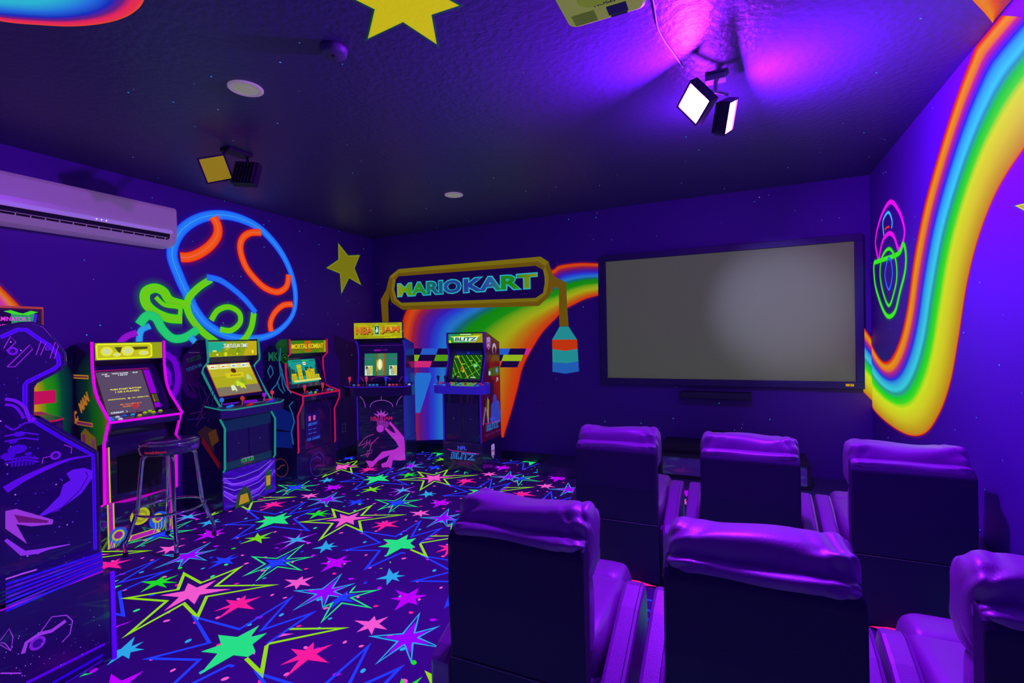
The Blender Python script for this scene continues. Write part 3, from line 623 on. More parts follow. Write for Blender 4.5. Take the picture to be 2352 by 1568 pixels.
def cabinet(name, loc, deg, Wd, label, prof, top, dmax, trim, marq, scrn, cp, riser=0.315, side=BLK, frontm=BLK):
    """prof: (depth, z) points up the front edge from above the riser; local x across, y depth, z up"""
    r = thing(name, loc, math.radians(deg), label, 'arcade cabinet'); P = {}
    back = [(top[0], top[1]), (dmax, top[2]), (dmax, riser)]
    for i, x0 in enumerate((0, Wd - BT)):
        mb = MB(); mb.prismx([(0, riser)] + prof + back, x0, x0 + BT); s = mb.build('side_panel', side, r, 0.0015); P['side%d' % i] = s
        mb = MB(); xc = x0 + BT / 2; pts = [(0, riser)] + prof
        for (a, b) in zip(pts, pts[1:]):
            pass
        mb.tube([(xc, y - 0.001, z) for y, z in pts], 0.0095, 8); mb.build('edge_trim', trim, s)
    mb = MB(); mb.box(-0.006, Wd + 0.006, -0.006, dmax, 0, riser); P['riser'] = mb.build('riser', side, r, 0.004)
    cpd = cp['d']; zlo, zhi = cp['z']
    mb = MB(); mb.box(BT, Wd - BT, 0.012, 0.026, riser, zlo); P['front'] = mb.build('front_panel', frontm, r)
    ex = cp.get('ex', 0.0); ch = cp.get('ch', 0.05)
    zb = zhi + 0.03
    mb = MB()   # deck, sloping gently up to the screen
    out = [(-ex, cpd[0] + ch), (-ex + ch * 1.6, cpd[0]), (Wd + ex - ch * 1.6, cpd[0]), (Wd + ex, cpd[0] + ch), (Wd + ex, cpd[1]), (-ex, cpd[1])] if ex > 0.03 else [(BT, cpd[0]), (Wd - BT, cpd[0]), (Wd - BT, cpd[1]), (BT, cpd[1])]
    zf = lambda y: zhi + (zb - zhi) * (y - cpd[0]) / (cpd[1] - cpd[0])
    n = len(out); mb.add([(x, y, zlo) for x, y in out] + [(x, y, zf(y)) for x, y in out], [tuple(range(n))[::-1], tuple(range(n, 2 * n))] + [(i, (i + 1) % n, n + (i + 1) % n, n + i) for i in range(n)])
    P['cp'] = mb.build('control_panel', cp.get('mat', BLK), r, 0.002)
    if ex > 0.03:
        mb = MB(); mb.tube([(x, y, zf(y) - 0.006) for x, y in [out[5], out[0], out[1], out[2], out[3], out[4]]], 0.006, 6); mb.build('edge_trim', cp.get('trim', trim), P['cp'])
    else:
        mb = MB(); mb.box(BT, Wd - BT, cpd[0] - 0.006, cpd[0] + 0.002, zhi - 0.014, zhi + 0.001); mb.build('edge_trim', cp.get('trim', trim), P['cp'])
    # bezel + screen
    (d0, z0), (d1, z1) = scrn['plane']
    mb = MB(); mb.add([(BT, d0, z0), (Wd - BT, d0, z0), (Wd - BT, d1, z1), (BT, d1, z1), (BT, d0 + .02, z0), (Wd - BT, d0 + .02, z0), (Wd - BT, d1 + .02, z1), (BT, d1 + .02, z1)], [(0, 1, 2, 3), (7, 6, 5, 4), (0, 4, 5, 1), (3, 2, 6, 7), (0, 3, 7, 4), (1, 5, 6, 2)])
    P['bezel'] = mb.build('bezel', scrn.get('mat', BLK), r)
    u = Vector((1, 0, 0)); v = Vector((0, d1 - d0, z1 - z0)); nn = v.cross(u).normalized(); nn = -nn if nn.y > 0 else nn
    L = v.length; vn = v.normalized()
    sx0_, sx1_, sy0_, sy1_ = scrn['rect']
    org = Vector((0, d0, z0)) + u * sx0_ + vn * sy0_
    P['smap'] = qmap(org, u * (sx1_ - sx0_), vn * (sy1_ - sy0_), nn); P['sasp'] = (sx1_ - sx0_) / (sy1_ - sy0_)
    P['bmap'] = qmap(Vector((0, d0, z0)), u, vn, nn)
    # marquee
    md, mz0, mz1 = marq['d'], marq['z'][0], marq['z'][1]
    mb = MB(); mb.box(BT if not marq.get('full') else -0.004, Wd - BT if not marq.get('full') else Wd + 0.004, md, md + 0.03, mz0, mz1); P['marquee'] = mb.build('marquee', BLK, r, 0.002)
    x0, x1 = (BT + 0.006, Wd - BT - 0.006) if not marq.get('full') else (0.004, Wd - 0.004)
    P['mmap'] = qmap((x0, md, mz0 + 0.006), (x1 - x0, 0, 0), (0, 0, mz1 - mz0 - 0.012), (0, -1, 0)); P['masp'] = (x1 - x0) / (mz1 - mz0 - 0.012)
    mb = MB(); mb.add([(BT, d1, z1), (Wd - BT, d1, z1), (Wd - BT, md + 0.02, mz0), (BT, md + 0.02, mz0)], [(0, 1, 2, 3)]); mb.build('speaker_panel', BLKM, r)
    mb = MB(); mb.prismx([(md + 0.03, mz1 - 0.012), (top[0], top[1] - 0.003), (dmax - 0.01, top[2] - 0.01), (dmax - 0.01, riser), (dmax - 0.025, riser), (dmax - 0.025, top[2] - 0.02), (top[0], top[1] - 0.015), (md + 0.03, mz1 - 0.024)], BT, Wd - BT); mb.build('back_panel', BLKM, r)
    P['root'] = r; P['W'] = Wd; P['zf'] = zf; P['fmap'] = qmap((0, 0.012, 0), (1, 0, 0), (0, 0, 1), (0, -1, 0)); P['rmap'] = qmap((0, -0.006, 0), (1, 0, 0), (0, 0, 1), (0, -1, 0))
    P['cpmap'] = lambda a, b, l: Vector((a, b, zf(b) + 0.0005 * l))
    P['lmap'] = qmap((0, 0, 0), (0, 1, 0), (0, 0, 1), (-1, 0, 0)); P['rsmap'] = qmap((Wd, 0, 0), (0, 1, 0), (0, 0, 1), (1, 0, 0))
    return P
def trimmat(n, c, s=0.9): return mat(n, lin(c), 0.4, emit=lin(c), es=s)
def coin_doors(P, z0, z1, x0, x1, knob=(200, 180, 255)):
    ar = MB(); w = (x1 - x0) / 2
    for i in range(2):
        a = x0 + i * w
        ar.box(a + 0.008, a + w - 0.008, 0.006, 0.013, z0, z1)
        for j in (0.3, 0.62): ar.box(a + w * j - 0.012, a + w * j + 0.012, 0.003, 0.008, z1 - 0.09, z1 - 0.045)
        ar.box(a + w * 0.3, a + w * 0.7, 0.003, 0.008, z0 + 0.04, z0 + 0.08)
    o = ar.build('coin_door', mat('coin_door', (0.06, 0.04, 0.18), 0.35, bump=0.2, bscale=300), P['front'], 0.003)
    for i in range(2):
        mb = MB(); mb.lathe([(0.008, 0), (0.008, 0.008), (0.004, 0.012)], (x0 + i * w + w * 0.5, 0.006, (z0 + z1) / 2 + 0.01), 12, axis=(0, -1, 0)); mb.build('lock', CHROME, P['front'])
    return o
# --- 1. magenta-trimmed cabinet
mag = trimmat('trim_magenta', (225, 0, 215))
P = cabinet('arcade_cabinet', (-3.986, 1.869, 0), 84.7, 0.467, 'black arcade cabinet with magenta edging and plain yellow marquee, behind the chrome stool',
            [(-0.045, 0.33), (-0.057, 0.734), (-0.12, 0.86), (-0.145, 0.90), (-0.08, 0.955), (0.011, 1.029), (0.055, 1.09), (0.076, 1.15), (0.092, 1.258), (0.09, 1.436)], (0.34, 1.425, 1.29), 0.53, mag,
            dict(d=0.085, z=(1.30, 1.432)), dict(plane=((-0.02, 0.925), (0.19, 1.26)), rect=(0.05, 0.335, 0.0, 0.345)), dict(d=(-0.135, -0.01), z=(0.84, 0.895)), riser=0.31, side=BLKG)
ar = Art(P['mmap']); a = P['masp']
ar.rect(0, 0, 1, 1, (150, 160, 15)); ar.poly([(0.02, 0.1), (0.03, 0.03), (0.8, 0.03), (0.84, 0.15), (0.84, 0.85), (0.8, 0.97), (0.03, 0.97), (0.01, 0.85)], (232, 240, 25))
ar.poly([(0.035, 0.12), (0.79, 0.12), (0.815, 0.25), (0.815, 0.75), (0.79, 0.88), (0.035, 0.88)], (190, 190, 25)); ar.poly([(0.27, 0.74), (0.38, 0.74), (0.345, 0.33)], (70, 70, 10)); ar.poly([(0.53, 0.74), (0.77, 0.74), (0.76, 0.6), (0.62, 0.58), (0.57, 0.55)], (70, 70, 10))
for x, y, rx, ry in ((0.16, 0.5, 0.085, 0.28), (0.46, 0.5, 0.09, 0.3), (0.7, 0.36, 0.08, 0.16), (0.3, 0.3, 0.06, 0.14)): ar.disc(x, y, rx, (228, 226, 60), ry); ar.disc(x, y, rx * 0.6, (205, 215, 160), ry * 0.6)
ar.build('marquee_art', LIT, P['marquee'])
ar = Art(P['smap']); ar.rect(-0.04, -0.02, 1.04, 1.03, (60, 18, 40)); ar.rect(0, 0, 1, 1, (88, 72, 100))
Yw, Wt, Or = (245, 235, 90), (235, 240, 250), (250, 130, 50)
for t, x0, x1, y, h, c in (('1UP', 0.12, 0.24, 0.93, 0.03, Wt), ('HIGH SCORE', 0.33, 0.68, 0.935, 0.03, Wt), ('2UP', 0.78, 0.9, 0.935, 0.03, Wt), ('00', 0.17, 0.27, 0.885, 0.028, Wt), ('14810', 0.45, 0.65, 0.89, 0.028, Wt), ('PUSH START BUTTON', 0.2, 0.86, 0.55, 0.038, Yw), ('1 OR 2 PLAYERS', 0.28, 0.8, 0.485, 0.038, Yw), ('ADDITIONAL  @  AT 10000 PTS', 0.08, 0.96, 0.32, 0.034, Yw), ('MS. PAC-MEN & A', 0.3, 0.76, 0.19, 0.03, Or), ('GAME OVER', 0.34, 0.7, 0.14, 0.03, Or), ('CREDIT  1', 0.06, 0.4, 0.02, 0.034, Wt)): ar.text(t, x0, y, x1, y + h, c, bold=0.03)
ar.build('screen', LIT, P['bezel'])
ar = Art(P['bmap']); ar.rect(0.345, 0.14, 0.385, 0.345, (165, 0, 230)); ar.rect(0.345, 0.02, 0.385, 0.06, (165, 0, 230)); ar.rect(0.348, 0.065, 0.384, 0.135, (90, 80, 30)); ar.text('MIDWAY', 0.358, 0.07, 0.42, 0.08, (170, 160, 60), rot=math.pi / 2); ar.rect(0.04, 0.352, 0.385, 0.362, (150, 20, 120)); ar.build('bezel_art', PRINTM, P['bezel'])
for i, (x, y, c) in enumerate(((0.04, -0.07, (20, 150, 230)), (0.085, -0.07, (210, 220, 240)), (0.04, -0.11, (20, 150, 230)), (0.085, -0.115, (230, 230, 240)), (0.13, -0.06, (20, 110, 230)), (0.18, -0.06, (30, 180, 240)), (0.21, -0.09, (230, 200, 20)), (0.26, -0.05, (180, 230, 20)), (0.30, -0.03, (180, 230, 20)), (0.31, -0.06, (190, 230, 20)), (0.36, -0.05, (180, 220, 20)))): button(P['cp'], x, y, P['zf'](y), c, 0.011)
joystick(P['cp'], 0.20, -0.055, P['zf'](-0.055), (220, 60, 60))
ar = Art(P['fmap'])
for x in (0.024, 0.418): ar.rect(x, 0.312, x + 0.042, 0.70, (205, 215, 20)); ar.rect(x + 0.009, 0.312, x + 0.033, 0.70, (190, 10, 200))
ar.build('stripe', PRINTM, P['front'])
mb = MB(); mb.box(0.11, 0.385, 0.002, 0.012, 0.36, 0.62); d = mb.build('coin_door', BLKM, P['front'], 0.01)
ar = Art(P['rmap'])
for x in (0.035, 0.405): ar.rect(x, 0.0, x + 0.042, 0.31, (205, 215, 20)); ar.rect(x + 0.009, 0.0, x + 0.033, 0.31, (190, 10, 200))
ar.poly([(0.0, 0.31), (0.08, 0.31), (0.14, 0.295), (0.25, 0.295), (0.33, 0.305), (0.38, 0.31), (0.467, 0.31), (0.467, 0.316), (0.0, 0.316)], (200, 0, 190))
# generic swirls of yellow, pink and blue
ar.poly([(0.14, 0.01), (0.36, 0.01), (0.34, 0.05), (0.17, 0.05)], (205, 215, 20)); ar.poly([(0.16, 0.014), (0.34, 0.014), (0.325, 0.044), (0.18, 0.044)], (200, 10, 190))
for j, (x, y, r_, c) in enumerate(((0.23, 0.17, 0.062, (200, 205, 20)), (0.23, 0.17, 0.045, (165, 165, 15)), (0.24, 0.165, 0.025, (200, 205, 20)), (0.095, 0.08, 0.055, (35, 90, 230)), (0.095, 0.08, 0.038, (205, 205, 20)), (0.095, 0.08, 0.026, (150, 30, 170)), (0.35, 0.10, 0.065, (35, 90, 230)), (0.34, 0.12, 0.035, (205, 205, 20)), (0.345, 0.12, 0.022, (170, 30, 170)))): ar.disc(x, y, r_, c)
for j in range(6): ar.line([(0.31 + 0.02 * j, 0.02), (0.325 + 0.02 * j, 0.05), (0.325 + 0.02 * j, 0.09)], 0.005, (200, 205, 30)); ar.line([(0.03 + 0.012 * j, 0.005), (0.05 + 0.012 * j, 0.03), (0.06 + 0.014 * j, 0.06)], 0.004, (40, 160, 230) if j % 2 else (200, 205, 30))
ar.build('front_graphic', PRINTM, P['riser'])
ar = Art(P['lmap'])
ar.line([(0.13, 1.19), (0.50, 1.19), (0.52, 1.17), (0.52, 0.97)], 0.028, (200, 140, 30)); ar.line([(0.14, 1.19), (0.495, 1.19), (0.51, 1.168), (0.51, 0.98)], 0.012, (110, 30, 60))
ar.text('PAC', 0.43, 0.80, 0.28, 0.88, (200, 120, 30), rot=-0.6, bold=0.06); ar.text('MAN', 0.26, 0.93, 0.09, 1.01, (200, 120, 30), rot=-0.6, bold=0.06)
ar.line([(0.08, 0.86), (0.34, 0.86)], 0.03, (180, 110, 40)); ar.line([(0.09, 0.86), (0.33, 0.86)], 0.018, (120, 20, 90))
for pts, c in (([(0.10, 0.50), (0.06, 0.6), (0.02, 0.66), (0.04, 0.78), (0.12, 0.80), (0.2, 0.83), (0.27, 0.79), (0.27, 0.7), (0.34, 0.72), (0.42, 0.69), (0.46, 0.6), (0.40, 0.52), (0.3, 0.5), (0.22, 0.56), (0.16, 0.5), (0.13, 0.42)], (110, 84, 20)),): ar.poly(pts, c)
for x, y, r_ in ((0.07, 0.74, 0.028), (0.22, 0.755, 0.03), (0.38, 0.63, 0.035), (0.12, 0.61, 0.028), (0.27, 0.63, 0.02)): ar.disc(x, y, r_, (120, 25, 90), r_ * 1.2)
ar.build('side_graphic', PRINTM, P['side0'])
# --- 2. teal-trimmed cabinet with a wide control deck
teal = trimmat('trim_teal', (25, 150, 120), 0.75)
P = cabinet('arcade_cabinet', (-3.905, 2.691, 0), 95.2, 0.546, 'dark arcade cabinet with teal edging, wide four-stick deck and purple riser, right of the stool',
            [(-0.017, 0.36), (-0.028, 0.70), (0.02, 0.77), (0.02, 0.80), (0.0, 0.86), (0.07, 0.949), (0.17, 1.10), (0.211, 1.165), (0.205, 1.20), (0.144, 1.25), (0.14, 1.29), (0.152, 1.444)], (0.25, 1.44, 1.30), 0.44, teal,
            dict(d=0.155, z=(1.285, 1.43)), dict(plane=((0.06, 0.93), (0.23, 1.235)), rect=(0.06, 0.49, 0.035, 0.335)), dict(d=(-0.12, 0.10), z=(0.79, 0.865), ex=0.06, ch=0.05, mat=mat('deck_slate', (0.10, 0.08, 0.25), 0.25, coat=0.4)), riser=0.34)
ar = Art(P['mmap']); ar.rect(0, 0, 1, 1, (140, 160, 20)); ar.poly([(0, 0.3), (0.3, 0.35), (0.33, 0.95), (0, 0.98)], (30, 170, 140)); ar.poly([(0.7, 0.0), (1, 0), (1, 1), (0.8, 1)], (190, 170, 20))
for j in range(14): ar.disc(random.uniform(0.03, 0.97), random.uniform(0.08, 0.6), random.uniform(0.015, 0.045), random.choice([(215, 215, 30), (240, 230, 60), (120, 150, 20), (230, 140, 30)]), random.uniform(0.05, 0.16))
ar.text('TURTLES IN TIME', 0.285, 0.52, 0.775, 0.8, (20, 60, 50), bold=0.03); ar.text('TURTLES IN TIME', 0.285, 0.57, 0.775, 0.84, (225, 240, 235), bold=0.03); ar.build('marquee_art', LIT, P['marquee'])
ar = Art(P['smap']); ar.rect(-0.02, -0.02, 1.02, 1.02, (150, 70, 20)); ar.rect(0, 0, 1, 1, (172, 172, 30)); ar.rect(0, 0, 1, 0.26, (125, 115, 95)); ar.rect(0, 0.62, 1, 0.82, (200, 190, 40)); ar.rect(0, 0.84, 1, 1, (215, 220, 130))
for j in range(9): ar.line([(0, 0.645 + 0.02 * j), (1, 0.645 + 0.02 * j)], 0.004, (120, 110, 20))
for j in range(4): ar.rect(0.04 + j * 0.24, 0.87, 0.2 + j * 0.24, 0.97, (240, 245, 240)); ar.rect(0.06 + j * 0.24, 0.89, 0.13 + j * 0.24, 0.93, random.choice([(230, 120, 20), (70, 150, 200)])); ar.rect(0.145 + j * 0.24, 0.89, 0.19 + j * 0.24, 0.93, (230, 190, 40))
ar.rect(0.3, 0.52, 0.72, 0.68, (215, 200, 25)); ar.disc(0.52, 0.75, 0.06, (90, 40, 20), 0.08); ar.text('SHOCK!', 0.4, 0.57, 0.66, 0.62, (60, 60, 20))
for x, y, c in ((0.35, 0.2, (215, 235, 190)), (0.5, 0.32, (190, 225, 60)), (0.57, 0.25, (210, 230, 30)), (0.63, 0.4, (130, 170, 40)), (0.8, 0.5, (190, 210, 140))): ar.disc(x, y, 0.055, c, 0.09, 7); ar.disc(x + 0.04, y - 0.07, 0.02, c, 0.07, 6); ar.disc(x - 0.04, y - 0.05, 0.02, c, 0.06, 6)
ar.build('screen', LIT, P['bezel'])
ar = Art(P['bmap']); ar.text('KONAMI', 0.19, 0.345, 0.35, 0.355, (70, 60, 110)); ar.build('bezel_art', PRINTM, P['bezel'])
for cx_, cy_, c, jc in ((-0.005, -0.02, (30, 150, 230), (35, 140, 235)), (0.16, -0.06, (220, 30, 40), (225, 60, 40)), (0.40, -0.05, (110, 30, 230), (180, 20, 220)), (0.54, 0.0, (220, 20, 60), (235, 60, 80))):
    joystick(P['cp'], cx_, cy_, P['zf'](cy_), jc)
    for j in range(3): button(P['cp'], cx_ + 0.035 + 0.03 * j if cx_ < 0.5 else cx_ - 0.03 * (j + 1), cy_ - 0.025 + 0.012 * j, P['zf'](cy_ - 0.025 + 0.012 * j), c if c != (110, 30, 230) else (60, 50, 245), 0.012)
ar = Art(P['cpmap']); ar.poly([(0.06, 0.03), (0.2, 0.03), (0.24, 0.08), (0.08, 0.09)], (100, 20, 210)); ar.poly([(0.22, -0.01), (0.36, -0.02), (0.42, 0.06), (0.3, 0.09)], (130, 20, 220)); ar.poly([(0.26, -0.05), (0.40, -0.05), (0.38, -0.03), (0.27, -0.02)], (95, 95, 150)); ar.build('deck_graphic', PRINTM, P['cp'])
coin_doors(P, 0.42, 0.66, 0.05, 0.50)
ar = Art(P['fmap']); ar.rect(0.02, 0.66, 0.526, 0.76, (18, 40, 90)); ar.rect(0.02, 0.34, 0.526, 0.405, (18, 48, 86)); ar.text('TURTLES', 0.19, 0.365, 0.33, 0.395, (40, 190, 60), bold=0.03); ar.rect(0.205, 0.398, 0.32, 0.403, (190, 160, 230)); ar.rect(0.22, 0.352, 0.31, 0.357, (170, 40, 60)); ar.build('panel_graphic', PRINTM, P['front'])
ar = Art(P['rmap']); ar.rect(0, 0.02, 0.546, 0.335, (60, 0, 190))
for j in range(7):
    c = (118, 40, 250) if j % 2 else (50, 0, 160); y = 0.02 + 0.055 * j
    ar.line([(0.0, min(0.32, y + 0.10)), (0.08, min(0.32, y + 0.03)), (0.2, y), (0.34, min(0.32, y + 0.01)), (0.46, min(0.32, y + 0.07)), (0.546, min(0.325, y + 0.14))] if y < 0.25 else [(0.1, 0.33), (0.2, 0.30), (0.3, 0.30), (0.42, 0.33)], 0.026, c)
for j in range(5): ar.line([(0.0, 0.15 + 0.05 * j * 0.7), (0.1, 0.06 + 0.05 * j), (0.22, 0.04 + 0.055 * j), (0.36, 0.05 + 0.055 * j), (0.5, min(0.32, 0.13 + 0.05 * j))], 0.006, (150, 110, 250))
ar.poly([(0.10, 0.0), (0.13, 0.12), (0.2, 0.17), (0.26, 0.12), (0.28, 0.0)], (30, 70, 50)); ar.poly([(0.14, 0.02), (0.16, 0.10), (0.23, 0.10), (0.25, 0.02)], (200, 150, 30)); ar.poly([(0.42, 0.06), (0.42, 0.2), (0.46, 0.26), (0.50, 0.2), (0.49, 0.06)], (30, 80, 55)); ar.poly([(0.435, 0.1), (0.435, 0.19), (0.485, 0.19), (0.48, 0.1)], (200, 160, 30))
ar.build('front_graphic', PRINTM, P['riser'])
ar = Art(P['lmap']); ar.poly([(0.03, 0.36), (0.02, 0.75), (0.2, 0.95), (0.42, 0.9), (0.43, 0.36)], (20, 6, 70)); ar.poly([(0.17, 1.25), (0.24, 1.43), (0.42, 1.30), (0.42, 1.05), (0.25, 1.08)], (40, 10, 80)); ar.text('TURTLES IN TIME', 0.38, 1.17, 0.19, 1.20, (40, 130, 200), rot=-0.25, bold=0.02); ar.text('TURTLES', 0.37, 1.24, 0.2, 1.28, (20, 100, 50), rot=-0.25); ar.rect(0.22, 1.33, 0.35, 1.338, (120, 90, 160))
for j in range(14): ar.line([(random.uniform(0.05, 0.4), random.uniform(0.7, 1.1)) for _ in range(2)], 0.008, random.choice([(60, 40, 150), (90, 30, 130), (50, 30, 110)]))
ar.poly([(0.08, 0.50), (0.20, 0.58), (0.26, 0.66), (0.17, 0.72), (0.05, 0.68)], (70, 40, 50)); ar.poly([(0.02, 0.60), (0.1, 0.55), (0.14, 0.66), (0.05, 0.7)], (130, 80, 30)); ar.poly([(0.02, 0.36), (0.02, 0.42), (0.2, 0.62), (0.22, 0.58)], (150, 25, 40))
ar.build('side_graphic', PRINTD, P['side0'])
# --- 3. red-trimmed cabinet
red = trimmat('trim_red', (200, 15, 70), 0.8)
P = cabinet('arcade_cabinet', (-3.954, 3.495, 0), 95.4, 0.556, 'black arcade cabinet with thin red edging and blue lightning side, last on the left wall',
            [(-0.009, 0.33), (-0.009, 0.68), (-0.077, 0.81), (-0.079, 0.875), (0.06, 0.915), (0.102, 0.935), (0.125, 1.08), (0.131, 1.22), (0.12, 1.245), (0.07, 1.285), (0.071, 1.435)], (0.16, 1.44, 1.29), 0.42, red,
            dict(d=0.075, z=(1.285, 1.425)), dict(plane=((0.085, 0.94), (0.155, 1.245)), rect=(0.06, 0.44, 0.045, 0.29)), dict(d=(-0.075, 0.09), z=(0.82, 0.878)), riser=0.315)
ar = Art(P['mmap']); ar.rect(0, 0, 1, 1, (110, 125, 15)); ar.poly([(0, 0.7), (1, 0.85), (1, 1), (0, 1)], (60, 120, 20)); ar.poly([(0.3, 0), (0.7, 0), (0.8, 0.2), (0.25, 0.16)], (60, 130, 20))
ar.text('II', 0.38, 0.06, 0.56, 0.97, (190, 90, 20), bold=0.05); ar.text('MORTAL KOMBAT', 0.03, 0.26, 0.92, 0.70, (50, 45, 10), bold=0.03); ar.text('MORTAL KOMBAT', 0.03, 0.33, 0.92, 0.74, (235, 205, 30), bold=0.03); ar.rect(0.94, 0, 1, 1, (150, 160, 20)); ar.build('marquee_art', LIT, P['marquee'])
ar = Art(P['smap']); ar.rect(-0.02, -0.02, 1.02, 1.02, (15, 70, 70)); ar.rect(0, 0, 1, 1, (22, 150, 140))
for j in range(16): x = j / 16; ar.rect(x, 0.3, x + 0.05, 0.45 + 0.3 * random.random(), (12, 60, 50))
for x0, x1, h in ((0.02, 0.2, 0.42), (0.24, 0.4, 0.78), (0.5, 0.66, 0.5), (0.62, 0.84, 0.56), (0.84, 0.98, 0.3)):
    ar.rect(x0, 0.1, x1, h, (205, 190, 25))
    for a_ in range(3):
        for b_ in range(4): ar.rect(x0 + (x1 - x0) * (0.15 + 0.28 * a_), 0.14 + (h - 0.2) * b_ / 4, x0 + (x1 - x0) * (0.28 + 0.28 * a_), 0.14 + (h - 0.2) * b_ / 4 + 0.04, (130, 120, 20))
ar.rect(0, 0.04, 1, 0.12, (220, 220, 120)); ar.rect(0.05, 0.9, 0.38, 0.92, (20, 60, 40)); ar.rect(0.42, 0.9, 0.62, 0.94, (60, 190, 40)); ar.rect(0.68, 0.9, 0.95, 0.92, (20, 60, 40)); ar.disc(0.47, 0.8, 0.06, (235, 240, 230), 0.07); ar.rect(0.43, 0.78, 0.51, 0.82, (220, 60, 30)); ar.disc(0.6, 0.5, 0.07, (190, 150, 30), 0.09, 8)
ar.build('screen', LIT, P['bezel'])
ar = Art(P['bmap']); ar.text('1 WAR', 0.24, 0.01, 0.3, 0.025, (60, 20, 110)); 
for cx_ in (0.14, 0.40): ar.line([(cx_ + 0.018 * math.cos(k_ * 0.6), 0.02 + 0.014 * math.sin(k_ * 0.6)) for k_ in range(9)], 0.005, (150, 90, 30))
ar.build('bezel_art', PRINTM, P['bezel'])
for x in (0.10, 0.36): joystick(P['cp'], x, -0.02, P['zf'](-0.02), (225, 50, 80), 'bat')
for x, y, c in ((0.16, -0.03, (40, 150, 230)), (0.2, -0.01, (30, 190, 170)), (0.24, -0.03, (200, 220, 30)), (0.18, 0.02, (200, 40, 60)), (0.33, 0.03, (80, 80, 240)), (0.42, -0.03, (220, 30, 60)), (0.46, -0.01, (40, 150, 230)), (0.48, -0.035, (60, 200, 60)), (0.5, 0.01, (80, 60, 240))): button(P['cp'], x, y, P['zf'](y), c, 0.011)
mb = MB(); mb.box(0.13, 0.34, 0.004, 0.012, 0.42, 0.68); d = mb.build('coin_door', mat('coin_plate', (0.08, 0.06, 0.3), 0.4), P['front'], 0.004)
ar = Art(P['fmap']); ar.l = 25
for x in (0.17, 0.235): ar.rect(x, 0.6, x + 0.032, 0.65, (225, 90, 170))
for z in (0.47, 0.51): ar.rect(0.16, z, 0.21, z + 0.006, (60, 110, 240)); ar.rect(0.225, z, 0.275, z + 0.006, (60, 110, 240))
ar.text('MIDWAY', 0.16, 0.55, 0.3, 0.58, (60, 110, 240), shear=0.3); ar.text('WB GAMES', 0.14, 0.40, 0.33, 0.43, (50, 100, 240), shear=0.3); ar.build('panel_graphic', PRINTM, P['front'])
ar = Art(P['rmap']); ar.line([(0.27 + 0.10 * math.cos(k_ * math.pi / 12), 0.14 + 0.12 * math.sin(k_ * math.pi / 12)) for k_ in range(25)], 0.004, (60, 50, 200), closed=False); ar.line([(0.2, 0.2), (0.27, 0.22), (0.33, 0.18)], 0.004, (80, 70, 220)); ar.line([(0.22, 0.1), (0.28, 0.13), (0.34, 0.1)], 0.004, (60, 50, 200)); ar.build('front_graphic', PRINTM, P['riser'])
ar = Art(P['lmap']); ar.text('MKII', 0.33, 1.22, 0.17, 1.31, (25, 110, 70), bold=0.02); ar.disc(0.12, 1.245, 0.045, (20, 100, 20), 0.05); ar.disc(0.12, 1.245, 0.034, (10, 40, 20), 0.038); ar.line([(0.14, 1.25), (0.12, 1.26), (0.105, 1.25), (0.11, 1.23)], 0.008, (60, 150, 20)); ar.poly([(0.08, 1.3), (0.08, 1.43), (0.16, 1.43), (0.24, 1.38), (0.2, 1.3)], (15, 70, 30))
ar.poly([(0.05, 0.36), (0.03, 0.7), (0.2, 0.76), (0.4, 0.7), (0.4, 0.36)], (12, 30, 120)); ar.poly([(0.02, 0.52), (0.4, 0.56), (0.4, 0.52)], (5, 5, 30))
for pts in ([(0.17, 1.35), (0.19, 1.2), (0.18, 1.08), (0.24, 0.98), (0.30, 0.93)], [(0.185, 1.2), (0.14, 1.05), (0.12, 0.98), (0.05, 0.90)], [(0.16, 1.14), (0.16, 0.99), (0.13, 0.92)], [(0.22, 1.02), (0.2, 0.95), (0.15, 0.9)], [(0.03, 0.82), (0.08, 0.78), (0.04, 0.7), (0.02, 0.62), (0.06, 0.52), (0.04, 0.40)], [(0.3, 1.18), (0.34, 1.12), (0.31, 1.05), (0.27, 1.1), (0.29, 1.17)]): ar.line(pts, 0.012, (35, 120, 170))
ar.build('side_graphic', PRINTM, P['side0'])
ar = Art(qmap((-0.006, 0, 0), (0, 1, 0), (0, 0, 1), (-1, 0, 0))); ar.line([(0.2 + 0.09 * math.cos(k_ * math.pi / 8), 0.16 + 0.09 * math.sin(k_ * math.pi / 8)) for k_ in range(16)], 0.008, (110, 45, 50), closed=True); ar.line([(0.15, 0.19), (0.2, 0.18), (0.22, 0.15), (0.25, 0.14)], 0.012, (110, 50, 50)); ar.rect(0.33, 0.11, 0.345, 0.24, (90, 40, 70)); ar.rect(0.36, 0.11, 0.375, 0.24, (90, 40, 70)); ar.build('side_graphic', PRINTM, P['riser'])
# --- 4. basketball cabinet in the corner
vio = trimmat('trim_violet', (60, 20, 190), 0.5)
P = cabinet('arcade_cabinet', (-3.877, 4.251, 0), 20.4, 0.549, 'dark arcade cabinet with a magenta dunking player graphic, standing in the back left corner',
            [(0, 0.70), (0.0, 0.80), (-0.01, 0.90), (0.03, 0.93), (0.06, 1.0), (0.07, 1.25), (0.05, 1.36), (0.0, 1.40)], (0.05, 1.43, 1.36), 0.42, vio,
            dict(d=-0.035, z=(1.42, 1.605), full=True), dict(plane=((0.04, 0.94), (0.08, 1.38)), rect=(0.08, 0.455, 0.07, 0.32)), dict(d=(-0.12, 0.05), z=(0.80, 0.905), ex=0.10, ch=0.05, mat=BLK, trim=vio), riser=0.30)
ar = Art(P['mmap']); ar.rect(0, 0, 1, 1, (165, 165, 15))
for j in range(26): y = random.random() * 0.96; x = random.random() * 0.8; ar.rect(x, y, x + random.uniform(0.1, 0.3), y + 0.035, random.choice([(215, 215, 25), (225, 225, 40), (120, 120, 12), (200, 195, 20)]))
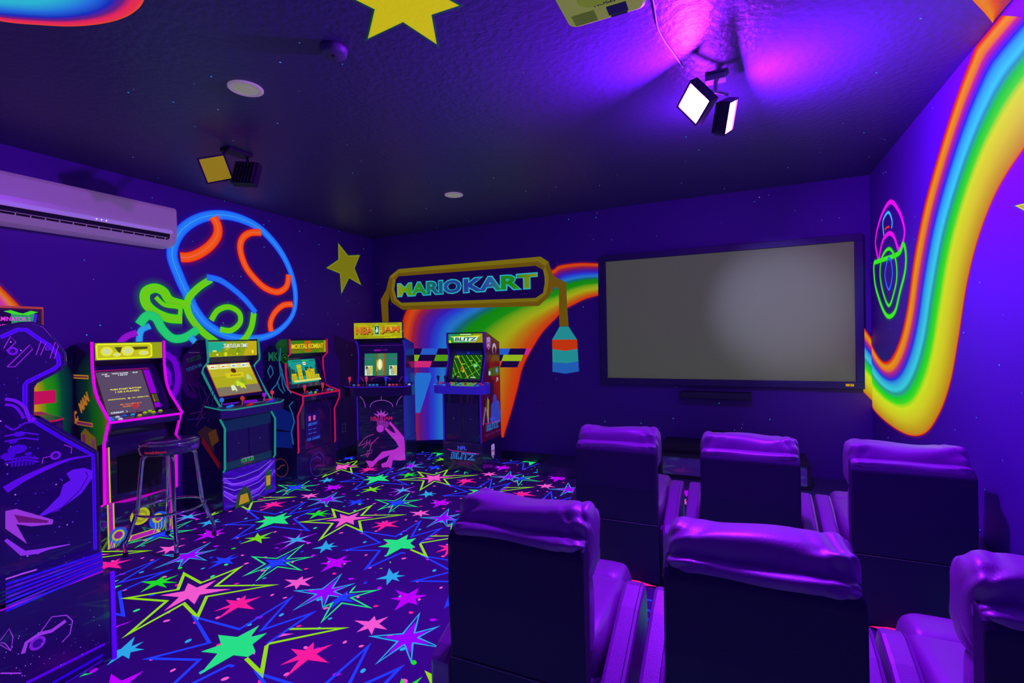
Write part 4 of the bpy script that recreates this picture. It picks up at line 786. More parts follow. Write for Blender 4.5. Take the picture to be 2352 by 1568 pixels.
for s_, x0, x1 in (('NBA', 0.05, 0.40), ('JAM', 0.57, 0.95)): ar.text(s_, x0 + 0.008, 0.24, x1 + 0.008, 0.72, (100, 45, 10), bold=0.03); ar.text(s_, x0, 0.3, x1, 0.78, (215, 110, 40), bold=0.03)
ar.poly([(0.43, 0.3), (0.4, 0.55), (0.44, 0.75), (0.48, 0.97), (0.52, 0.75), (0.56, 0.55), (0.54, 0.3), (0.485, 0.12)], (130, 200, 90)); ar.rect(0.45, 0.28, 0.525, 0.78, (20, 60, 90)); ar.poly([(0.47, 0.32), (0.46, 0.5), (0.48, 0.6), (0.475, 0.74), (0.50, 0.72), (0.51, 0.55), (0.515, 0.32), (0.50, 0.45)], (215, 235, 220))
ar.build('marquee_art', LIT, P['marquee'])
ar = Art(P['smap']); ar.rect(0, 0, 1, 1, (35, 120, 95)); ar.rect(0.35, 0, 0.42, 1, (110, 95, 30)); ar.rect(0.56, 0, 0.64, 1, (150, 85, 30)); ar.rect(0.4, 0, 0.58, 1, (80, 130, 90)); ar.disc(0.47, 0.5, 0.08, (225, 225, 130), 0.25); ar.disc(0.47, 0.5, 0.04, (240, 240, 210), 0.2); ar.rect(0.37, 0.2, 0.39, 0.72, (200, 190, 40)); ar.rect(0.56, 0.2, 0.58, 0.72, (200, 140, 40)); ar.rect(0, 0.72, 0.26, 0.8, (60, 110, 120)); ar.rect(0.76, 0.72, 1, 0.8, (60, 110, 120))
for x in (0.02, 0.76): ar.rect(x, 0.02, x + 0.23, 0.45, (225, 230, 200)); ar.poly([(x + 0.05, 0.04), (x + 0.04, 0.28), (x + 0.1, 0.4), (x + 0.14, 0.3), (x + 0.17, 0.1), (x + 0.14, 0.04)], (165, 175, 160)); ar.poly([(x + 0.17, 0.05), (x + 0.22, 0.05), (x + 0.22, 0.43), (x + 0.13, 0.43)], (200, 200, 40)); ar.poly([(x + 0.02, 0.28), (x + 0.1, 0.34), (x + 0.08, 0.43), (x + 0.02, 0.43)], (80, 90, 80))
ar.build('screen', LIT, P['bezel'])
ar = Art(P['bmap']); ar.text('MIDWAY', 0.19, 0.345, 0.27, 0.365, (190, 30, 210)); ar.text('JAM', 0.28, 0.35, 0.34, 0.365, (150, 30, 200)); ar.line([(0.02, 0.41), (0.53, 0.41)], 0.003, (130, 30, 180)); ar.line([(0.275, 0.38), (0.275, 0.41)], 0.003, (130, 30, 180)); ar.line([(0.16 + 0.11 * (1 - math.cos(k_ * math.pi / 10)), 0.02 + 0.04 * math.sin(k_ * math.pi / 10)) for k_ in range(11)], 0.004, (190, 40, 190)); ar.line([(0.03, 0.06), (0.06, 0.03), (0.07, 0.0)], 0.004, (190, 40, 190)); ar.line([(0.52, 0.06), (0.49, 0.03), (0.48, 0.0)], 0.004, (190, 40, 190)); ar.build('bezel_art', PRINTM, P['bezel'])
for x, c in ((-0.06, (230, 50, 90)), (0.13, (225, 50, 100)), (0.35, (40, 60, 240)), (0.58, (40, 40, 220))): joystick(P['cp'], x, -0.03, P['zf'](-0.03), c, 'bat')
for x in (0.0, 0.05, 0.18, 0.22, 0.26, 0.40, 0.44, 0.48, 0.62): button(P['cp'], x, -0.06, P['zf'](-0.06), random.choice([(230, 60, 80), (40, 150, 230), (230, 230, 240), (230, 120, 140)]), 0.012)
ar = Art(P['fmap']); MGA = (200, 50, 215)
ar.line([(0.03, 0.79), (0.07, 0.75), (0.09, 0.70), (0.095, 0.66)], 0.006, (180, 90, 220)); ar.line([(0.52, 0.79), (0.48, 0.75), (0.46, 0.72), (0.45, 0.68)], 0.006, (180, 90, 220)); ar.line([(0.28, 0.80), (0.28, 0.74)], 0.005, (180, 90, 220)); ar.line([(0.28 - 0.13 * math.cos(k_ * math.pi / 12), 0.665 + 0.075 * math.sin(k_ * math.pi / 12)) for k_ in range(13)], 0.006, (180, 90, 220))
for j in range(5):
    a_ = math.pi / 2 + (j - 2) * 0.55; ar.poly([(0.275 + 0.03 * math.cos(a_ - 0.5), 0.555 + 0.03 * math.sin(a_ - 0.5)), (0.275 + 0.10 * math.cos(a_), 0.555 + 0.085 * math.sin(a_)), (0.275 + 0.03 * math.cos(a_ + 0.5), 0.555 + 0.03 * math.sin(a_ + 0.5))], (190, 70, 215))
ar.text('NBA', 0.155, 0.51, 0.26, 0.56, (190, 25, 110), bold=0.03); ar.text('JAM', 0.30, 0.51, 0.40, 0.56, (190, 25, 110), bold=0.03); ar.rect(0.266, 0.50, 0.294, 0.585, (210, 60, 190)); ar.poly([(0.272, 0.505), (0.275, 0.56), (0.285, 0.58), (0.288, 0.505)], (60, 10, 120))
ar.build('panel_graphic', PRINTM, P['front'])
ar = Art(qmap((0, -0.008, 0), (1, 0, 0), (0, 0, 1), (0, -1, 0))); # dunking player silhouette spanning panel and riser
K = lambda x, y: ((x - 200) / 465 * 0.549, (1450 - y) / 760 * 0.93 if False else (1450 - y) * 0.00122)
mb_ = [(520, 1030), (560, 1075), (610, 1130), (655, 1185), (660, 1385), (600, 1390), (540, 1385), (525, 1455), (430, 1450), (430, 1420), (480, 1400), (510, 1340), (400, 1390), (345, 1450), (310, 1450), (280, 1390), (350, 1395), (440, 1310), (560, 1290), (600, 1265), (570, 1215), (510, 1150), (465, 1100), (480, 1090), (535, 1130), (580, 1150), (545, 1090), (515, 1060)]
ar.poly([K(*p) for p in mb_], MGA); ar.disc(*K(425, 1100), 0.042, (190, 50, 215)); ar.disc(*K(590, 1150), 0.03, MGA, 0.034)
for j in range(7): ar.line([K(395 + 18 * j, 1025), K(415 + 15 * j, 1085)], 0.004, (190, 60, 215)); ar.line([K(395, 1027 + 9 * j), K(515 - 3 * j, 1045 + 7 * j)], 0.003, (190, 60, 215))
ar.line([K(*p) for p in [(365, 1150), (310, 1165), (270, 1190), (215, 1255), (250, 1245), (320, 1215), (260, 1275)]], 0.005, (210, 60, 190)); ar.line([K(*p) for p in [(300, 1200), (290, 1240), (320, 1230), (330, 1195), (320, 1250), (410, 1175), (340, 1240), (300, 1360), (290, 1350), (300, 1300), (345, 1290), (335, 1320), (230, 1345)]], 0.004, (210, 60, 190))
ar.build('front_graphic', PRINTM, P['riser'])
# --- 5. football cabinet
P = cabinet('arcade_cabinet', (-2.906, 4.50, 0), 1.0, 0.466, 'violet edged arcade cabinet with green football field screen and maroon side, before the painted rainbow',
            [(0, 0.70), (0.0, 0.80), (0.02, 0.92), (0.05, 0.96), (0.13, 1.2), (0.13, 1.25), (0.11, 1.33), (0.10, 1.36), (0.10, 1.475)], (0.14, 1.475, 1.36), 0.47, vio,
            dict(d=0.105, z=(1.355, 1.465)), dict(plane=((0.06, 0.95), (0.16, 1.29)), rect=(0.08, 0.415, 0.03, 0.285)), dict(d=(-0.10, 0.06), z=(0.83, 0.91), ex=0.075, ch=0.05, mat=mat('deck_blue', (0.12, 0.10, 0.6), 0.35, emit=lin((40, 20, 190)), es=0.4), trim=vio), riser=0.315)
ar = Art(P['mmap']); ar.rect(0, 0, 1, 1, (45, 150, 30)); ar.poly([(0.6, 0), (1, 0), (1, 1), (0.75, 1)], (150, 150, 20)); ar.poly([(0, 0.5), (0.2, 0.5), (0.25, 1), (0, 1)], (30, 140, 100)); ar.poly([(0.05, 0.72), (0.97, 0.78), (0.88, 0.62), (0.5, 0.68), (0.14, 0.58)], (220, 225, 50)); ar.rect(0.35, 0.86, 0.68, 0.97, (210, 225, 160)); ar.disc(0.05, 0.14, 0.035, (215, 220, 40), 0.15)
ar.poly([(0.17, 0.14), (0.8, 0.14), (0.88, 0.64), (0.16, 0.64)], (205, 240, 225)); ar.text('BLITZ', 0.19, 0.2, 0.84, 0.59, (15, 80, 60), bold=0.03, shear=0.15); ar.build('marquee_art', LIT, P['marquee'])
ar = Art(P['smap']); ar.rect(-0.02, -0.02, 1.02, 1.02, (25, 90, 20)); ar.rect(0, 0, 1, 1, (20, 78, 18)); YLn = (150, 225, 20)
def cl(a, b):
    x0, y0, x1, y1 = *a, *b
    def at(t): return (x0 + (x1 - x0) * t, y0 + (y1 - y0) * t)
    ts = [t / 60 for t in range(61) if 0 <= at(t / 60)[0] <= 1 and 0 <= at(t / 60)[1] <= 1]
    return (at(ts[0]), at(ts[-1])) if len(ts) > 1 else None
for j in range(9):
    q = cl((-0.25 + 0.17 * j, 1.0), (0.15 + 0.25 * j, -0.1)) if j else cl((-0.1, 0.75), (0.2, -0.1))
    if q: ar.line(q, 0.014 if j != 2 else 0.03, YLn if j != 2 else (200, 170, 20))
for q in (((0.02, 0.13), (1, 0.78)), ((0.5, 0.0), (1, 0.42))):
    for j in range(0, 22, 2): ar.line([(q[0][0] + (q[1][0] - q[0][0]) * j / 22, q[0][1] + (q[1][1] - q[0][1]) * j / 22), (q[0][0] + (q[1][0] - q[0][0]) * (j + 1) / 22, q[0][1] + (q[1][1] - q[0][1]) * (j + 1) / 22)], 0.025, YLn)
ar.disc(0.82, 0.55, 0.09, (60, 190, 130), 0.09, 7); ar.disc(0.82, 0.55, 0.04, (200, 220, 60), 0.04, 7); ar.disc(0.33, 0.42, 0.035, (220, 80, 20), 0.07, 7); ar.disc(0.4, 0.3, 0.035, (190, 190, 60), 0.06, 7); ar.rect(0.3, 0.6, 0.45, 0.63, YLn); ar.rect(0.58, 0.74, 0.7, 0.77, YLn); ar.text('1ST', 0.05, 0.88, 0.22, 0.96, (210, 230, 60)); ar.rect(0.7, 0.03, 0.88, 0.06, (220, 240, 200)); ar.rect(0.05, 0.06, 0.3, 0.08, (200, 230, 60))
ar.build('screen', LIT, P['bezel'])
ar = Art(P['bmap']); ar.rect(0.09, 0.295, 0.405, 0.33, (12, 24, 90)); ar.disc(0.245, 0.312, 0.014, (50, 60, 210)); ar.rect(0.11, 0.3, 0.21, 0.305, (40, 60, 140)); ar.rect(0.28, 0.3, 0.38, 0.305, (40, 60, 140)); ar.build('bezel_art', PRINTM, P['bezel'])
ar = Art(P['cpmap']); ar.poly([(0.08, 0.055), (0.16, 0.055), (0.185, -0.075), (0.145, -0.075)], (95, 165, 90)); ar.poly([(0.19, 0.055), (0.40, 0.055), (0.415, -0.08), (0.195, -0.08)], (95, 165, 90)); ar.poly([(-0.06, -0.03), (0.06, -0.03), (0.07, -0.055), (-0.06, -0.055)], (40, 110, 210)); ar.line([(0.2, -0.06), (0.4, 0.04)], 0.003, (180, 220, 120)); ar.build('deck_graphic', PRINTM, P['cp'])
for x in (-0.045, 0.045, 0.17): joystick(P['cp'], x, -0.01, P['zf'](-0.01), (25, 15, 60), 'bat')
for x, y, c in ((-0.06, -0.06, (60, 160, 230)), (0.06, -0.065, (60, 160, 230)), (-0.01, 0.03, (225, 60, 90)), (-0.03, 0.0, (225, 60, 70)), (0.09, 0.03, (225, 60, 90)), (0.1, 0.0, (210, 50, 70)), (0.25, -0.05, (40, 100, 220)), (0.28, 0.0, (160, 20, 30)), (0.30, -0.03, (150, 20, 30)), (0.36, 0.03, (170, 30, 40)), (0.45, 0.01, (200, 50, 70)), (0.455, -0.055, (60, 150, 225)), (0.50, -0.03, (190, 40, 60))): button(P['cp'], x, y, P['zf'](y), c, 0.012)
coin_doors(P, 0.38, 0.72, 0.03, 0.436)
ar = Art(P['rmap'])
def blitz(ar, x0, y0, w, h):
    ar.text('NFL', x0 + w * 0.33, y0 + h * 0.72, x0 + w * 0.62, y0 + h, (70, 80, 240), bold=0.04); ar.line([(x0, y0 + h * 0.68), (x0 + w * 0.15, y0 + h * 0.6), (x0 + w, y0 + h * 0.52)], h * 0.05, (190, 40, 170)); ar.text('BLITZ', x0 + w * 0.10, y0, x0 + w * 0.92, y0 + h * 0.5, (60, 150, 245), bold=0.05, shear=0.2); ar.text('BLITZ', x0 + w * 0.12, y0 + h * 0.04, x0 + w * 0.90, y0 + h * 0.46, (14, 8, 80), bold=0.0, shear=0.2)
blitz(ar, 0.05, 0.13, 0.38, 0.14); ar.build('front_graphic', PRINTM, P['riser'])
def shield(ar, x, y, w, h): ar.poly([(x, y + h), (x, y + h * 0.3), (x + w / 2, y), (x + w, y + h * 0.3), (x + w, y + h), (x + w / 2, y + h * 1.08)], (170, 140, 220)); ar.poly([(x + w * .1, y + h * .62), (x + w * .1, y + h * 0.34), (x + w / 2, y + h * .09), (x + w * .9, y + h * 0.34), (x + w * .9, y + h * .62)], (120, 15, 90)); ar.text('NFL', x + w * 0.18, y + h * 0.25, x + w * 0.82, y + h * 0.55, (200, 180, 240), bold=0.03)
ar = Art(qmap((0.472, 0, 0), (0, 1, 0), (0, 0, 1), (1, 0, 0))); shield(ar, 0.2, 0.10, 0.08, 0.15); ar.build('side_graphic', PRINTM, P['riser'])
ar = Art(P['rsmap']); ar.poly([(0.0, 0.32), (0.0, 0.8), (0.03, 0.92), (0.06, 0.96), (0.14, 1.2), (0.14, 1.25), (0.11, 1.35), (0.11, 1.47), (0.14, 1.47), (0.468, 1.355), (0.468, 0.32)], (64, 6, 44))
shield(ar, 0.15, 1.28, 0.09, 0.13)
ar.disc(0.33, 1.29, 0.05, (190, 170, 200), 0.06); ar.disc(0.33, 1.27, 0.035, (60, 20, 20), 0.04); ar.poly([(0.2, 1.05), (0.2, 1.15), (0.27, 1.22), (0.39, 1.22), (0.455, 1.16), (0.455, 1.03), (0.4, 0.95), (0.26, 0.95)], (110, 20, 25)); ar.poly([(0.17, 1.0), (0.455, 0.99), (0.455, 1.09), (0.18, 1.08)], (25, 95, 30)); ar.disc(0.2, 1.03, 0.025, (190, 220, 230)); ar.disc(0.38, 1.05, 0.03, (70, 150, 220)); ar.poly([(0.28, 0.7), (0.3, 1.0), (0.42, 0.98), (0.455, 0.7)], (105, 15, 30)); ar.text('JR', 0.36, 0.92, 0.42, 0.97, (200, 200, 220)); ar.text('16', 0.1, 0.88, 0.17, 0.94, (200, 190, 220))
ar.disc(0.12, 0.84, 0.07, (60, 15, 60), 0.09); ar.disc(0.24, 0.86, 0.05, (30, 15, 60), 0.08); ar.poly([(0.2, 0.5), (0.22, 0.68), (0.3, 0.74), (0.42, 0.7), (0.455, 0.56), (0.44, 0.46)], (50, 70, 190)); ar.disc(0.31, 0.74, 0.045, (70, 60, 170), 0.05); ar.poly([(0.11, 0.6), (0.13, 0.78), (0.17, 0.74), (0.15, 0.5)], (150, 140, 30)); ar.line([(0.02, 0.5), (0.08, 0.68), (0.12, 0.62), (0.14, 0.5)], 0.014, (180, 150, 210))
blitz(ar, 0.06, 0.42, 0.38, 0.13)
for j in range(3): ar.line([(0.06 + 0.13 * j, 0.37), (0.09 + 0.13 * j, 0.4), (0.1 + 0.13 * j, 0.36), (0.14 + 0.13 * j, 0.39), (0.16 + 0.13 * j, 0.37)], 0.003, (190, 60, 180))
ar.build('side_graphic', PRINTM, P['side1'])
# --- 6. shooter cabinet far left (mostly hidden)
org = trimmat('trim_orange', (190, 70, 60), 0.6)
P = cabinet('arcade_cabinet', (-3.93, 1.02, 0), 90, 0.52, 'arcade cabinet with orange-rimmed green and magenta marquee, mostly hidden at the left edge',
            [(0, 0.70), (-0.06, 0.86), (-0.06, 0.95), (0.05, 0.99), (0.16, 1.0), (0.20, 1.38), (0.15, 1.44)], (0.16, 1.46, 1.4), 0.40, trimmat('trim_crimson', (200, 20, 70), 0.6),
            dict(d=-0.06, z=(1.475, 1.645), full=True), dict(plane=((0.16, 1.0), (0.21, 1.42)), rect=(0.06, 0.46, 0.05, 0.36)), dict(d=(-0.16, 0.14), z=(0.88, 0.965), ex=0.06, ch=0.03, trim=trimmat('trim_crimson', (200, 20, 70), 0.6)), riser=0.31)
mp = P['mmap']; ar = Art(mp); ar.rect(0, 0, 1, 1, (45, 10, 60)); ar.rect(0.03, 0.06, 0.97, 0.92, (20, 4, 60)); ar.poly([(0.74, 0.1), (0.93, 0.12), (0.94, 0.86), (0.84, 0.74), (0.73, 0.86)], (25, 150, 90)); ar.line([(0.70, 0.9), (0.78, 0.80), (0.86, 0.78), (0.94, 0.9)], 0.08, (60, 215, 20)); ar.rect(0.03, 0.0, 0.7, 0.1, (20, 100, 70))
ar.text('TERMINATOR 2', 0.56, 0.52, 0.90, 0.68, (235, 60, 230), bold=0.02); ar.text('JUDGMENT DAY', 0.56, 0.24, 0.92, 0.40, (235, 60, 230), bold=0.02); ar.line([(0.92, 0.2), (0.95, 0.8)], 0.03, (70, 30, 220))
ar.build('marquee_art', LIT, P['marquee'])
mb = MB(); w_ = 0.52
mb.tube([(-0.004, -0.062, 1.475), (w_ + 0.004, -0.062, 1.475), (w_ + 0.004, -0.062, 1.645), (-0.004, -0.062, 1.645)], 0.007, 6, closed=True); mb.build('marquee_rim', org, P['marquee'])
for x, c in ((0.16, (200, 30, 60)), (0.38, (40, 60, 200))):
    mb = MB(); mb.box(x - 0.015, x + 0.015, -0.12, 0.06, 0.99, 1.03); mb.box(x - 0.012, x + 0.012, 0.0, 0.03, 0.95, 0.99); mb.build('light_gun', mat('gun_plastic', (0.08, 0.07, 0.15), 0.35), P['cp'], 0.006)
ar = Art(P['smap']); ar.rect(0, 0, 1, 1, (12, 20, 60)); ar.poly([(0, 0), (1, 0), (1, 0.35), (0, 0.5)], (60, 20, 60)); ar.disc(0.5, 0.6, 0.2, (90, 40, 120)); ar.build('screen', LIT, P['bezel'])
# --- 7. near cabinet on the left edge: its printed side faces us, front turned to the back wall
SXP = -2.6
def ps(x, y): q = hit(x, y, 0, SXP); return (q[1], q[2])
nc = thing('arcade_cabinet', (SXP, 0.5, 0), 0, 'near arcade cabinet with violet starfield side art, cut off by the left photo edge', 'arcade cabinet')
loc = lambda p: (p[0] - 0.5, p[1])
outl = [(-0.02, 0.40), (-0.02, 1.36)] + [loc(ps(*p)) for p in [(50, 745), (76, 744), (98, 751), (122, 780), (147, 812), (149, 833), (140, 846), (82, 876), (73, 890), (73, 957), (92, 966), (222, 1041), (227, 1262)]] + [loc(ps(233, 1300))]
mb = MB(); mb.prismx(outl, -0.02, 0.0); s1 = mb.build('side_panel', BLK, nc, 0.001)
mb = MB(); mb.prismx(outl, -0.50, -0.48); s2 = mb.build('side_panel', BLK, nc, 0.001)
vt = trimmat('trim_violet_bright', (90, 0, 230), 0.7)
mb = MB(); mb.tube([(-0.01, y, z) for y, z in outl[1:]], 0.011, 8); mb.build('edge_trim', BLK, s1)
yr = loc(ps(245, 1310))[0]
mb = MB(); mb.box(-0.505, 0.028, -0.02, yr + 0.01, 0, 0.395); rz = mb.build('riser', BLK, nc, 0.004)
yl = yr + 0.01
mb = MB(); mb.box(0.026, 0.036, yl - 0.012, yl + 0.004, 0.0, 0.395); mb.build('edge_trim', vt, rz)
# body between the sides
fy = [p for p in outl[3:]]
mb = MB(); q = [(y - 0.02, z - (0.01 if i < 6 else 0)) for i, (y, z) in enumerate(fy)]; n = len(q)
mb.add([(-0.48, y, z) for y, z in q] + [(-0.02, y, z) for y, z in q], [(i, i + 1, n + i + 1, n + i) for i in range(n - 1)]); mb.build('front_panel', BLKM, nc)
mb = MB(); mb.box(-0.48, -0.02, -0.015, 0.0, 0.40, 1.36); mb.build('back_panel', BLKM, nc)
mb = MB(); mb.add([(-0.48, y, z) for y, z in outl[1:4]] + [(-0.02, y, z) for y, z in outl[1:4]], [(0, 1, 4, 3), (1, 2, 5, 4)]); mb.build('marquee', BLKM, nc)
cpy, cpz = loc(ps(92, 966)); cqy, cqz = loc(ps(222, 1041))
mb = MB(); mb.add([(-0.52, cpy, cpz), (-0.0, cpy, cpz), (0.0, cqy, cqz), (-0.52, cqy, cqz), (-0.52, cpy, cpz + 0.02), (0.0, cpy, cpz + 0.02), (0.0, cqy, cqz + 0.015), (-0.52, cqy, cqz + 0.015)], [(0, 1, 2, 3), (7, 6, 5, 4), (0, 4, 5, 1), (2, 6, 7, 3), (0, 3, 7, 4), (1, 5, 6, 2)]); cpn = mb.build('control_panel', BLK, nc)
ar = Art(qmap((0.0, 0, 0), (0, 1, 0), (0, 0, 1), (1, 0, 0))); J = lambda x, y: loc(ps(x, y))
inner = [(0, 775), (40, 757), (60, 757), (85, 775), (112, 792), (133, 815), (135, 837), (125, 846), (62, 877), (57, 884), (57, 930)]
VI, VB_, VM = (90, 10, 235), (60, 0, 215), (140, 40, 240)
ar.poly([J(*p) for p in [(-20, 782), (50, 755), (85, 772), (118, 795), (134, 820), (132, 842), (60, 880), (57, 930), (80, 962), (212, 1045), (218, 1255), (-20, 1370)]], (24, 2, 92))
ar.line([J(*p) for p in inner], 0.016, VI); ar.line([J(*p) for p in inner], 0.006, (60, 0, 250))
ar.line([J(*p) for p in [(57, 930), (62, 950), (85, 972), (145, 1008), (213, 1045), (215, 1100), (218, 1262)]], 0.014, (80, 10, 220)); ar.line([J(*p) for p in [(57, 930), (62, 950), (85, 972), (145, 1008), (213, 1045), (215, 1100), (218, 1262)]], 0.005, (50, 0, 250))
rs = random.Random(21)
for j in range(95):
    x, y = rs.uniform(0, 210), rs.uniform(770, 1300)
    if (y < 970 and x > 52 and not (y < 870 and x < 125 - abs(y - 825) * 0.4)) or (y > 960 and y < 1050 and x > (y - 930) * 1.6) or x > 205: continue
    ar.disc(*J(x, y), rs.choice([0.0012, 0.0018, 0.003]), rs.choice([(120, 60, 250), (190, 120, 255), (90, 30, 240)]), n=6)
# generic angular outlines, arcs and streaks
for pts in ([(0, 800), (16, 772), (28, 786), (6, 806)], [(8, 842), (60, 792), (66, 802), (26, 842), (8, 842)], [(74, 815), (86, 782), (97, 788), (84, 816)], [(106, 823), (118, 786), (125, 794), (116, 824)], [(88, 1062), (90, 1050), (108, 1046)], [(138, 1020), (156, 1026), (154, 1040)]): ar.line([J(*p) for p in pts], 0.003, (170, 40, 240))
for x, y, r_ in ((20, 806, 0.016), (100, 800, 0.009), (118, 1044, 0.018)): ar.disc(*J(x, y), r_, (120, 20, 230), n=12); ar.disc(*J(x, y), r_ * 0.55, (50, 0, 130), n=12)
for x, y, r_ in ((30, 1030, 0.03), (8, 1045, 0.022), (20, 1012, 0.014), (34, 995, 0.018), (55, 1040, 0.012)): ar.disc(*J(x, y), r_, (72, 5, 215), r_ * 0.6, n=9)
for y_ in (1000, 1012, 1055, 1062): ar.line([J(0, y_), J(45, y_ - 8), J(78, y_ - 4)], 0.006, (85, 10, 220))
for x in range(16, 66, 8): ar.line([J(x, 1072 - x * 0.12), J(x + 3, 1050 - x * 0.1)], 0.006, (70, 0, 205))
def sp_(pts): return [tuple(p) for p in smooth_pts([J(*p) for p in pts], 6)]
ar.line(sp_([(0, 915), (25, 920), (45, 935), (58, 965), (68, 958)]), 0.012, (120, 20, 240)); ar.line(sp_([(0, 928), (22, 932), (38, 950), (42, 960)]), 0.01, (105, 10, 235)); ar.line(sp_([(0, 975), (20, 985), (45, 970), (75, 968)]), 0.006, (90, 10, 230))
ar.line(sp_([(0, 1122), (40, 1098), (100, 1070), (150, 1052), (200, 1044)]), [0.03 - 0.026 * k_ / 24 for k_ in range(25)], (96, 10, 235))
cres = [(72, 1185), (120, 1170), (175, 1130), (200, 1095), (200, 1078), (180, 1072), (155, 1076), (140, 1085), (150, 1100), (133, 1110), (125, 1135), (95, 1165)]
ar.poly([J(*p) for p in cres], (100, 20, 240)); ar.line([J(*p) for p in [(85, 1183), (130, 1162), (172, 1122), (190, 1090), (184, 1080)]], 0.003, (40, 0, 120))
ar.poly([J(*p) for p in [(0, 1170), (25, 1165), (110, 1190), (108, 1200), (60, 1205), (25, 1200), (50, 1245), (0, 1210)]], (165, 60, 225)); ar.poly([J(*p) for p in [(20, 1178), (100, 1192), (95, 1197), (30, 1196)]], (110, 20, 120))
ar.line([J(*p) for p in [(0, 1235), (40, 1266), (75, 1262), (100, 1255), (148, 1246)]], [0.01, 0.02, 0.018, 0.01, 0.004], (150, 50, 240)); ar.line([J(*p) for p in [(0, 1325), (40, 1312), (72, 1303)]], 0.006, (190, 80, 245))
for j in range(7): ar.line([J(0, 1337 + 10 * j), J(222, 1265 + 6 * j)], 0.010, (48, 0, 240) if j % 2 == 0 else (80, 0, 215))
ar.build('side_graphic', PRINTM, s1)
ar = Art(qmap((0.028, 0, 0), (0, 1, 0), (0, 0, 1), (1, 0, 0))); z_ = lambda x, y: (hit(x, y, 0, SXP + 0.028)[1] - 0.5, hit(x, y, 0, SXP + 0.028)[2])
ar.poly([z_(-20, 1412), z_(237, 1312), z_(239, 1520), z_(60, 1580), z_(-20, 1600)], (28, 3, 92)); ar.line([z_(0, 1402), z_(237, 1311)], 0.007, (170, 0, 230))
ar.line([z_(60, 1568), z_(241, 1478)], 0.012, (90, 0, 240)); ar.line([z_(120, 1568), z_(236, 1503)], 0.012, (50, 0, 230)); ar.line([z_(150, 1568), z_(236, 1515)], 0.006, (70, 0, 235))
for pts, w in (([(92, 1452), (118, 1416), (152, 1412), (166, 1425), (160, 1455), (142, 1474)], 0.004), ([(52, 1500), (60, 1475), (90, 1455), (118, 1448), (150, 1425)], 0.014), ([(0, 1470), (20, 1443), (29, 1462), (24, 1494), (0, 1480)], 0.003), ([(0, 1475), (10, 1476), (24, 1493)], 0.003), ([(0, 1545), (48, 1545)], 0.005)): ar.line([z_(*p) for p in pts], w, (165, 60, 235))
ar.disc(*z_(85, 1476), 0.026, (130, 30, 225)); ar.disc(*z_(85, 1476), 0.016, (60, 5, 150))
for j in range(40): x, y = rs.uniform(5, 230), rs.uniform(1425, 1530); ar.disc(*z_(x, y - (x - 115) * 0.3), rs.choice([0.0012, 0.002]), (170, 120, 250), n=6)
ar.build('side_graphic', PRINTM, rz)
# red sign board on the left wall between cabinets
mb = MB(); a_ = pw(66, 897); b_ = pw(126, 924); mb.box(LX, LX + 0.02, a_[0], b_[0], b_[1], pw(126, 895)[1])
tag(mb.build('sign_board', mat('red_board', lin((200, 15, 70)), 0.5, emit=lin((205, 15, 75)), es=0.7), None, 0.003), 'small red board on the left wall between two cabinets', 'sign')
# ---------------------------------------------------------------- stool
st = thing('bar_stool', (-3.63, 2.12, 0), math.radians(20), 'chrome bar stool with round dark seat before the magenta edged cabinet', 'bar stool')
mb = MB(); mb.lathe([(0.02, 0.66), (0.165, 0.66), (0.178, 0.67), (0.18, 0.72), (0.172, 0.735)], seg=40, mi=0); s_ = mb.build('seat', mat('seat_band', (0.10, 0.07, 0.2), 0.15, coat=0.6), st)
mb = MB(); mb.lathe([(0.172, 0.728), (0.165, 0.745), (0.12, 0.752), (0.02, 0.754)], seg=40); mb.build('seat_pad', mat('vinyl_black', (0.16, 0.10, 0.25), 0.12, coat=0.8), s_)
mb = MB()
mb.tube([(0.176 * math.cos(2 * math.pi * k_ / 36), 0.176 * math.sin(2 * math.pi * k_ / 36), 0.733) for k_ in range(36)], 0.006, 8, closed=True); mb.build('chrome_ring', CHROME, s_)
def bandmap(u, v, l):   # lettering wrapped round the seat band
    an = u; return Vector(((0.1805 + 0.0003 * l) * math.cos(an), (0.1805 + 0.0003 * l) * math.sin(an), v))
ar = Art(bandmap); a0 = math.atan2(-2.12, 3.63) - math.radians(20)
ar.text('moddeon', a0 - 0.85, 0.682, a0 - 0.1, 0.702, (190, 35, 60), bold=0.02); ar.text('ARCADE1UP', a0 + 0.75, 0.684, a0 + 1.15, 0.706, (110, 40, 220), bold=0.02)
ar.build('band_lettering', PRINTM, s_)
for k_ in range(4):
    an = math.pi / 4 + k_ * math.pi / 2; c_, s__ = math.cos(an), math.sin(an)
    mb = MB(); pts = [(0.08, 0.655), (0.125, 0.652), (0.148, 0.635), (0.156, 0.60), (0.185, 0.30), (0.19, 0.275), (0.235, 0.14), (0.252, 0.10), (0.256, 0.07), (0.256, 0.012)]
    P3 = smooth_pts([(c_ * r_, s__ * r_, z) for r_, z in pts], 4); mb.tube(P3, 0.0125, 10); lg = mb.build('leg', CHROME, st)
    mb = MB(); mb.lathe([(0.015, 0), (0.016, 0.01), (0.014, 0.03)], (c_ * 0.256, s__ * 0.256, 0), 12); mb.build('rubber_foot', BLKM, lg)
mb = MB(); mb.tube([(0.205 * math.cos(2 * math.pi * k_ / 40), 0.205 * math.sin(2 * math.pi * k_ / 40), 0.275) for k_ in range(40)], 0.009, 8, closed=True); mb.build('foot_ring', CHROME, st)
